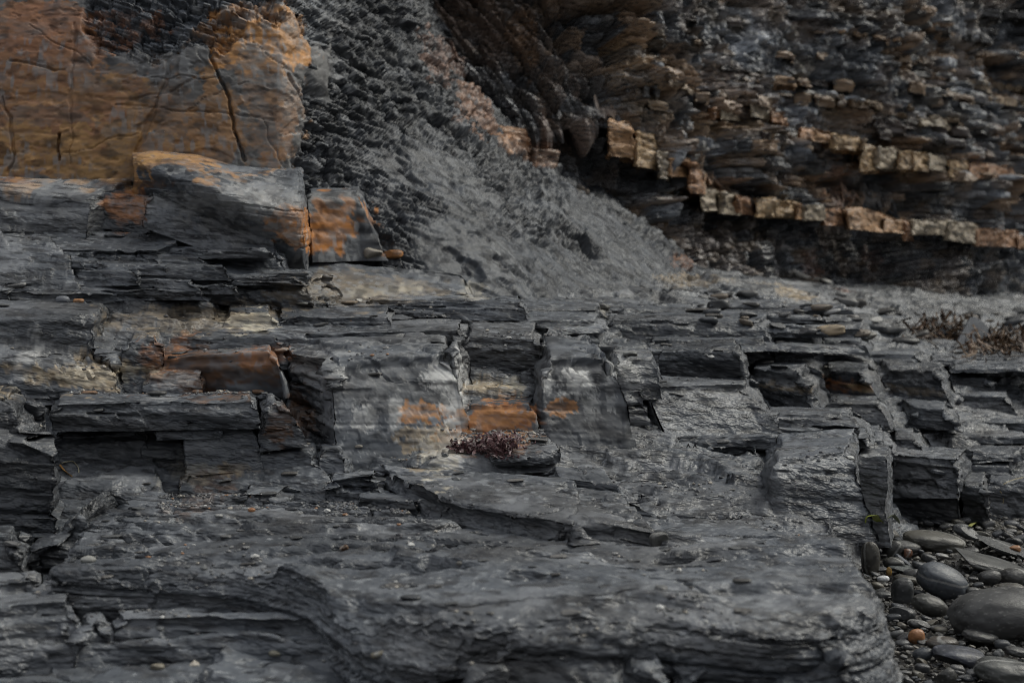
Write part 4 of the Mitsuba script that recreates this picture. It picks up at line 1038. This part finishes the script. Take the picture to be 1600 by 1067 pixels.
loose = [
    (137, 874, 24, 11, 0, (.30, .30, .28), 'pale round pebble lying alone on the dark slab at the left', 2.2, 0),
    (393, 797, 12, 7, 0, (.34, .15, .06), 'small orange pebble at the back of the main slab', 2.3, 1),
    (342, 806, 12, 5, 0, (.3, .3, .29), 'small white chip left of the orange pebble on the main slab', 2.6, 1),
    (537, 856, 14, 11, 20, (.16, .085, .04), 'rusty chip in the middle of the main slab', 2.6, 2),
    (122, 470, 17, 8, 0, (.32, .16, .07), 'orange chip lying on the upper left ledge', 2.5, 1),
    (97, 469, 22, 13, 0, (.15, .16, .18), 'grey rounded stone left of the orange chip on the upper ledge', 2.3, 0),
    (24, 447, 30, 9, 12, (.14, .14, .14), 'flat grey stone at the far left of the laminated beds', 2.5, 1),
    (545, 472, 26, 5, 2, (.26, .2, .14), 'tan flake on the upper ledge below the sloping bed', 2.8, 1),
    (560, 470, 12, 6, 0, (.28, .26, .23), 'pale flake beside the tan one on the upper ledge', 2.6, 1),
    (472, 474, 22, 5, 0, (.2, .19, .17), 'thin grey flake left of the tan flake', 2.8, 1),
    (583, 396, 30, 19, 0, (.36, .33, .28), 'cream stone resting against the bright orange block', 2.7, 2),
    (614, 398, 32, 14, 4, (.34, .15, .045), 'small orange stone right of the cream stone', 2.7, 1),
    (1030, 845, 30, 26, 6, (.085, .085, .08), 'squared loose stone at the right end of the middle slab', 3.0, 1),
    (1300, 516, 44, 17, 6, (.46, .36, .24), 'pale sandy oblong block fallen near the cliff foot', 2.9, 1),
    (1262, 518, 30, 12, 0, (.08, .08, .085), 'dark stone left of the pale sandy block', 2.5, 1),
    (1348, 527, 44, 14, 8, (.19, .18, .155), 'flat pale olive slab right of the pale sandy block', 2.6, 1),
    (1418, 532, 44, 12, 0, (.05, .05, .052), 'dark flat stone left of the brown weed', 2.5, 1),
    (1395, 514, 46, 12, 4, (.11, .11, .11), 'grey slab lying above the dark flat stone', 2.7, 1),
    (1572, 534, 26, 7, 2, (.3, .28, .25), 'small pale bar shaped stone in front of the leaning slate', 3.0, 0),
    (1300, 487, 30, 7, 14, (.3, .3, .3), 'thin white flake on the rubble above the sandy block', 2.8, 1),
    (1365, 500, 30, 9, 12, (.2, .2, .195), 'light grey flake on the rubble', 2.8, 1),
    (1315, 462, 18, 10, 0, (.2, .2, .2), 'grey rounded stone at the foot of the far face', 2.3, 0),
    (1468, 738, 26, 9, -8, (.13, .14, .16), 'blue grey splinter in a crack of the corner block', 3.0, 1),
    (985, 553, 22, 8, 0, (.26, .26, .25), 'white chip on top of the second big block', 2.8, 1),
    (1130, 690, 20, 6, 0, (.17, .17, .17), 'grey flake on the bench in the middle right', 2.8, 2),
    (1290, 575, 10, 6, 0, (.25, .24, .22), 'small pale chip on the right hand ledges', 2.6, 1),
    (1182, 548, 16, 6, 0, (.2, .19, .17), 'tan flake on the edge of the upper bench', 2.8, 1),
    (440, 546, 22, 7, 4, (.28, .2, .15), 'pinkish chip on the top of the brown recess', 2.6, 1),
    (560, 697, 14, 6, 0, (.22, .2, .17), 'pale chip at the foot of the first big block', 2.6, 1),
    (405, 612, 22, 7, 0, (.26, .15, .09), 'rust coloured flake under the brown recess', 2.8, 1),
    (308, 612, 16, 6, 0, (.27, .16, .10), 'reddish flake on the grit under the left recess', 2.7, 1),
    (245, 614, 30, 8, 0, (.06, .06, .06), 'dark lump among the grit on the left ledge', 2.4, 1),
    (140, 614, 26, 5, 0, (.24, .14, .08), 'thin brown flake on the left ledge by the tan stained rock', 2.9, 1),
    (590, 1022, 22, 10, 20, (.17, .15, .11), 'blurred tan chip on the nearest slab', 2.5, 1),
    (430, 1020, 22, 9, 0, (.18, .17, .13), 'blurred pale chip on the nearest slab', 2.5, 1),
    (245, 1042, 22, 10, 0, (.2, .18, .14), 'blurred yellowish pebble at the bottom left', 2.4, 1),
    (1035, 808, 16, 7, 0, (.16, .16, .16), 'grey flake on the right part of the middle slab', 2.8, 1),
    (720, 880, 14, 6, 0, (.2, .19, .17), 'small grey chip in the centre of the main slab', 2.6, 1),
]
for k, (px, py, w, h, rot, col, lab, flat, chop) in enumerate(loose):
    lay_stone(px, py, w, h, rot, col, 'loose_stone', lab, flat=flat, chop=chop, seed=k)
rng = random.Random(21)
made = 0
while made < 70:                                                       # rubble under the far face
    t = rng.random()
    px = 1085 + 515 * t
    py = rng.uniform(452 + 30 * t, 500 + 45 * t)
    w = rng.uniform(10, 40)
    lay_stone(px, py, w, w * rng.uniform(.2, .45), rng.uniform(-15, 18), rng.choice([DG, MG, (.11, .11, .11), (.13, .13, .13), (.16, .13, .10), (.07, .065, .06)]), 'fallen_stone',
              'grey angular stone in the blurred rubble under the far cliff', group='rubble under the far cliff', seed=700 + made, sub=2, chop=2, flat=2.8)
    made += 1
made = 0
while made < 90:                                                       # flat flakes that have come off the beds
    px, py = rng.uniform(0, 1330), rng.uniform(470, 960)
    p, n, ok = hits(px, py)
    if not ok[0] or n[0][2] < .8 or (px > 1250 and py > 800):
        continue
    w = rng.uniform(8, 30) * (.6 + .0006 * py)
    lay_stone(px, py, w, w * rng.uniform(.12, .24), rng.uniform(-6, 8), rng.choice([DG, MG, (.12, .12, .12), (.14, .135, .13), (.09, .085, .08)]), 'shale_flake',
              'thin grey shale flake lying loose on a ledge', group='loose shale flakes on the ledges', cat='rock flake', seed=900 + made, sub=2, chop=3, flat=3.0, depth=.7)
    made += 1

# grit on the ledges
rs = np.random.default_rng(9)
px = np.r_[rs.uniform(0, 1340, 9000), rs.uniform(110, 430, 500), rs.uniform(490, 660, 500), rs.uniform(690, 850, 500), rs.uniform(250, 430, 400), rs.uniform(540, 640, 200)]
py = np.r_[rs.uniform(470, 1040, 9000), rs.uniform(603, 616, 500), rs.uniform(782, 806, 500), rs.uniform(664, 694, 500), rs.uniform(772, 796, 400), rs.uniform(690, 722, 200)]
p, n, ok = hits(px, py)
keep = ok & (n[:, 2] > .75) & ((np.arange(len(px)) >= 9000) | (fb(p, 3.6, 3, 77) > .60))
p = p[keep]
octa = trimesh.creation.icosphere(subdivisions=0)
sz = rs.uniform(.002, .0062, len(p)) * (.75 + .08 * p[:, 1]) * np.where(rs.random(len(p)) < .08, 1.9, 1)
Vg = octa.vertices[None] * rs.uniform(.5, 1.3, (len(p), 12, 3)) * (sz[:, None] * np.array([1.3, 1.2, .7]))[:, None] + (p + np.array([0, 0, .002]))[:, None]
Fg = octa.faces[None] + 12 * np.arange(len(p))[:, None, None]
pal = np.array([[.05, .05, .055], [.085, .088, .09], [.15, .15, .15], [.24, .22, .19], [.22, .115, .06], [.34, .34, .33]])
Cg = pal[rs.choice(6, len(p), p=[.3, .34, .2, .1, .025, .035])]
add('rock_grit', Vg.reshape(-1, 3), Fg.reshape(-1, 3), np.repeat(Cg, 12, 0), 'plain_material', False)
labels['rock_grit'] = {'label': 'fine pale and grey grit scattered over the ledges', 'category': 'grit', 'kind': 'stuff'}


# ------------------------------------------------------------------ weed, leaves and driftwood
def ribbon(pts, w, th=.0012, twist=0.0, seed=0):
    """a strap with some thickness along the points, w wide at each of them"""
    pts = np.asarray(pts, float)
    n = len(pts)
    w = np.broadcast_to(w, n)
    t = np.gradient(pts, axis=0)
    t /= np.linalg.norm(t, axis=1, keepdims=True) + 1e-9
    a = np.cross(t, [0, 0, 1.0]) + 1e-6
    a /= np.linalg.norm(a, axis=1, keepdims=True)
    b = np.cross(a, t)
    ph = np.linspace(0, twist, n)[:, None]
    a, b = a * np.cos(ph) + b * np.sin(ph), b * np.cos(ph) - a * np.sin(ph)
    R = np.stack([pts - a * w[:, None] / 2, pts + b * th, pts + a * w[:, None] / 2, pts - b * th], 1)
    V = R.reshape(-1, 3)
    i = np.arange(n - 1)[:, None] * 4
    F = []
    for k in range(4):
        k2 = (k + 1) % 4
        F += [np.c_[i + k, i + k2, i + 4 + k2], np.c_[i + k, i + 4 + k2, i + 4 + k]]
    F += [np.array([[0, 2, 1], [0, 3, 2], [4 * n - 4, 4 * n - 3, 4 * n - 2], [4 * n - 4, 4 * n - 2, 4 * n - 1]])]
    return V, np.vstack(F)


def gather(parts):
    o, vs, fs = 0, [], []
    for V, F in parts:
        vs.append(V)
        fs.append(F + o)
        o += len(V)
    return np.vstack(vs), np.vstack(fs)


rs = np.random.default_rng(31)
parts, cols = [], []
for k in range(520):
    t = rs.random()
    core = t < .68
    cx, cy = (rs.normal(778, 15), rs.uniform(700, 716)) if core else (rs.uniform(706, 760), rs.normal(703, 3))
    p, n, ok = hits(cx, cy)
    if not ok[0] or abs(p[0][1] - 5.05) > .3:
        continue
    start = p[0] + np.array([0, 0, rs.uniform(0, .06) * (1 if core else .3)])
    ln, m = rs.uniform(.02, .045), 7
    d = rs.normal(size=3) * np.array([1, 1, .5])
    d /= np.linalg.norm(d)
    pts = [start]
    for _ in range(m - 1):
        d = d + rs.normal(size=3) * .55
        d /= np.linalg.norm(d)
        q = pts[-1] + d * ln / m
        q[2] = max(q[2], start[2] * .3 + p[0][2] * .7 - .004)
        pts.append(q)
    V, F = ribbon(pts, np.linspace(.009, .005, m) * rs.uniform(.6, 1.8), .0009, rs.uniform(-3, 3))
    parts.append((V, F))
    c = np.array([(.062, .026, .03), (.10, .045, .048), (.155, .088, .088), (.038, .018, .018), (.36, .28, .27)][rs.choice(5, p=[.26, .26, .18, .12, .18])])
    cols.append(np.repeat(c[None], len(V), 0))
V, F = gather(parts)
add('seaweed_clump', V, F, np.vstack(cols), 'plain_material', False)
labels['seaweed_clump'] = {'label': 'tangled maroon seaweed clump on the slab below the orange step', 'category': 'seaweed'}


def curve(pix, lift=.006, n=12):
    p, nn, ok = hits([a for a, b in pix], [b for a, b in pix])
    p = p + np.array([0, 0, lift])
    return PchipInterpolator(np.linspace(0, 1, len(p)), p, axis=0)(np.linspace(0, 1, n))


def strap(key, pix, w, col, lab, cat, twist=.6, lift=.006, th=.0015, tip=.3):
    pts = curve(pix, lift)
    wd = w * np.interp(np.linspace(0, 1, len(pts)), [0, .35, 1], [.6, 1, tip])
    V, F = ribbon(pts, wd, th, twist)
    key = numbered(key)
    add(key, V, F, np.array(col) * (.6 + .8 * fb(V, 40, 2, 5))[:, None], 'plain_material', False)
    labels[key] = {'label': lab, 'category': cat}
    return key


strap('dry_frond', [(94, 729), (103, 740), (112, 746)], .020, (.42, .22, .07), 'short orange frond scrap beside the dark left rock', 'seaweed', 1.2)
strap('dry_frond', [(97, 728), (112, 726), (121, 732), (124, 744)], .010, (.42, .38, .26), 'curled cream frond scrap beside the dark left rock', 'seaweed', 1.5, .012)
strap('green_weed', [(1352, 822), (1362, 811), (1372, 818), (1382, 822)], .034, (.14, .16, .022), 'yellow green weed scrap by the block at the back of the pebbles', 'seaweed', .7, .014)
strap('green_weed', [(1378, 818), (1392, 812), (1405, 822)], .028, (.045, .055, .018), 'dark olive weed strip right of the yellow green scrap', 'seaweed', .8, .016)
strap('green_weed', [(1516, 826), (1524, 821), (1530, 828)], .026, (.15, .15, .04), 'small yellowish weed scrap among the far pebbles', 'seaweed', .7, .014)
strap('kelp_strap', [(1535, 826), (1556, 822), (1572, 836), (1585, 852)], .016, (.03, .026, .016), 'dark kelp strap arched over the stones at the right', 'seaweed', .9, .022)
strap('grass_stem', [(1562, 772), (1568, 785), (1562, 803)], .004, (.24, .19, .09), 'dry straw stem hanging on the right ledge', 'grass', .4, .014)
strap('grass_stem', [(1567, 762), (1582, 755), (1600, 750)], .004, (.25, .2, .09), 'dry straw stem lying at the right edge of the photo', 'grass', .4, .016)
V, F = ribbon(curve([(1238, 427), (1262, 438), (1282, 441), (1300, 448)], .03), .05, .02, .4)
add('driftwood_branch', V, F, np.array([.36, .35, .33]) * (.7 + .6 * fb(V, 12, 3, 2))[:, None], 'plain_material', False)
labels['driftwood_branch'] = {'label': 'bleached thin branch lying at the foot of the far cliff', 'category': 'driftwood'}
p, n, ok = hits(1535, 538)
q = p[0]
k = q[1] / FPX
tri = np.array([[-42, -2], [36, -6], [34, 4], [-4, 42], [-14, 40], [-24, 22]]) * k
V = np.vstack([np.c_[tri[:, 0], tri[:, 1] * .55, tri[:, 1]] + [0, 0, 0], np.c_[tri[:, 0], tri[:, 1] * .55 + .05, tri[:, 1] - .02]]) + q
m = trimesh.Trimesh(V, np.vstack([[[0, 1, 2], [0, 2, 3], [0, 3, 4], [0, 4, 5]], [[6, 8, 7], [6, 9, 8], [6, 10, 9], [6, 11, 10]], [x for i in range(6) for x in ([i, i + 6, (i + 1) % 6], [(i + 1) % 6, i + 6, (i + 1) % 6 + 6])]]), process=False)
m = m.subdivide().subdivide().subdivide()
V = m.vertices + .012 * (np.stack([fb(m.vertices, 9, 3, j) for j in range(3)], 1) - .5)
add('slate_slab', V, m.faces, np.array([.115, .12, .127]) * (.75 + .5 * fb(V, 7, 3, 1))[:, None], 'stone_material', False)
labels['slate_slab'] = {'label': 'leaning grey slate slab in front of the brown weed', 'category': 'rock slab'}
parts, cols = [], []
rs = np.random.default_rng(41)
for _ in range(420):
    cx, cy = (rs.uniform(1510, 1610), rs.normal(545, 7)) if rs.random() < .6 else (rs.normal(1475, 26), rs.normal(522, 6))
    p, n, ok = hits(cx, cy)
    if not ok[0] or p[0][1] > 16:
        continue
    d = rs.normal(size=3) * [1, 1, .3]
    d /= np.linalg.norm(d)
    pts = [p[0] + [0, 0, rs.uniform(0, .06)]]
    for _ in range(5):
        d = d + rs.normal(size=3) * .5
        d /= np.linalg.norm(d)
        pts.append(pts[-1] + d * .035)
    V, F = ribbon(pts, rs.uniform(.008, .022), .002, rs.uniform(-2, 2))
    parts.append((V, F))
    cols.append(np.repeat(np.array([(.035, .02, .011), (.065, .032, .014), (.02, .013, .008), (.10, .06, .03)][rs.choice(4)])[None], len(V), 0))
V, F = gather(parts)
add('brown_weed', V, F, np.vstack(cols), 'plain_material', False)
labels['brown_weed'] = {'label': 'brown dried weed strewn along the strand by the far cliff', 'category': 'seaweed', 'kind': 'stuff'}
print('tris', TRIS[0])
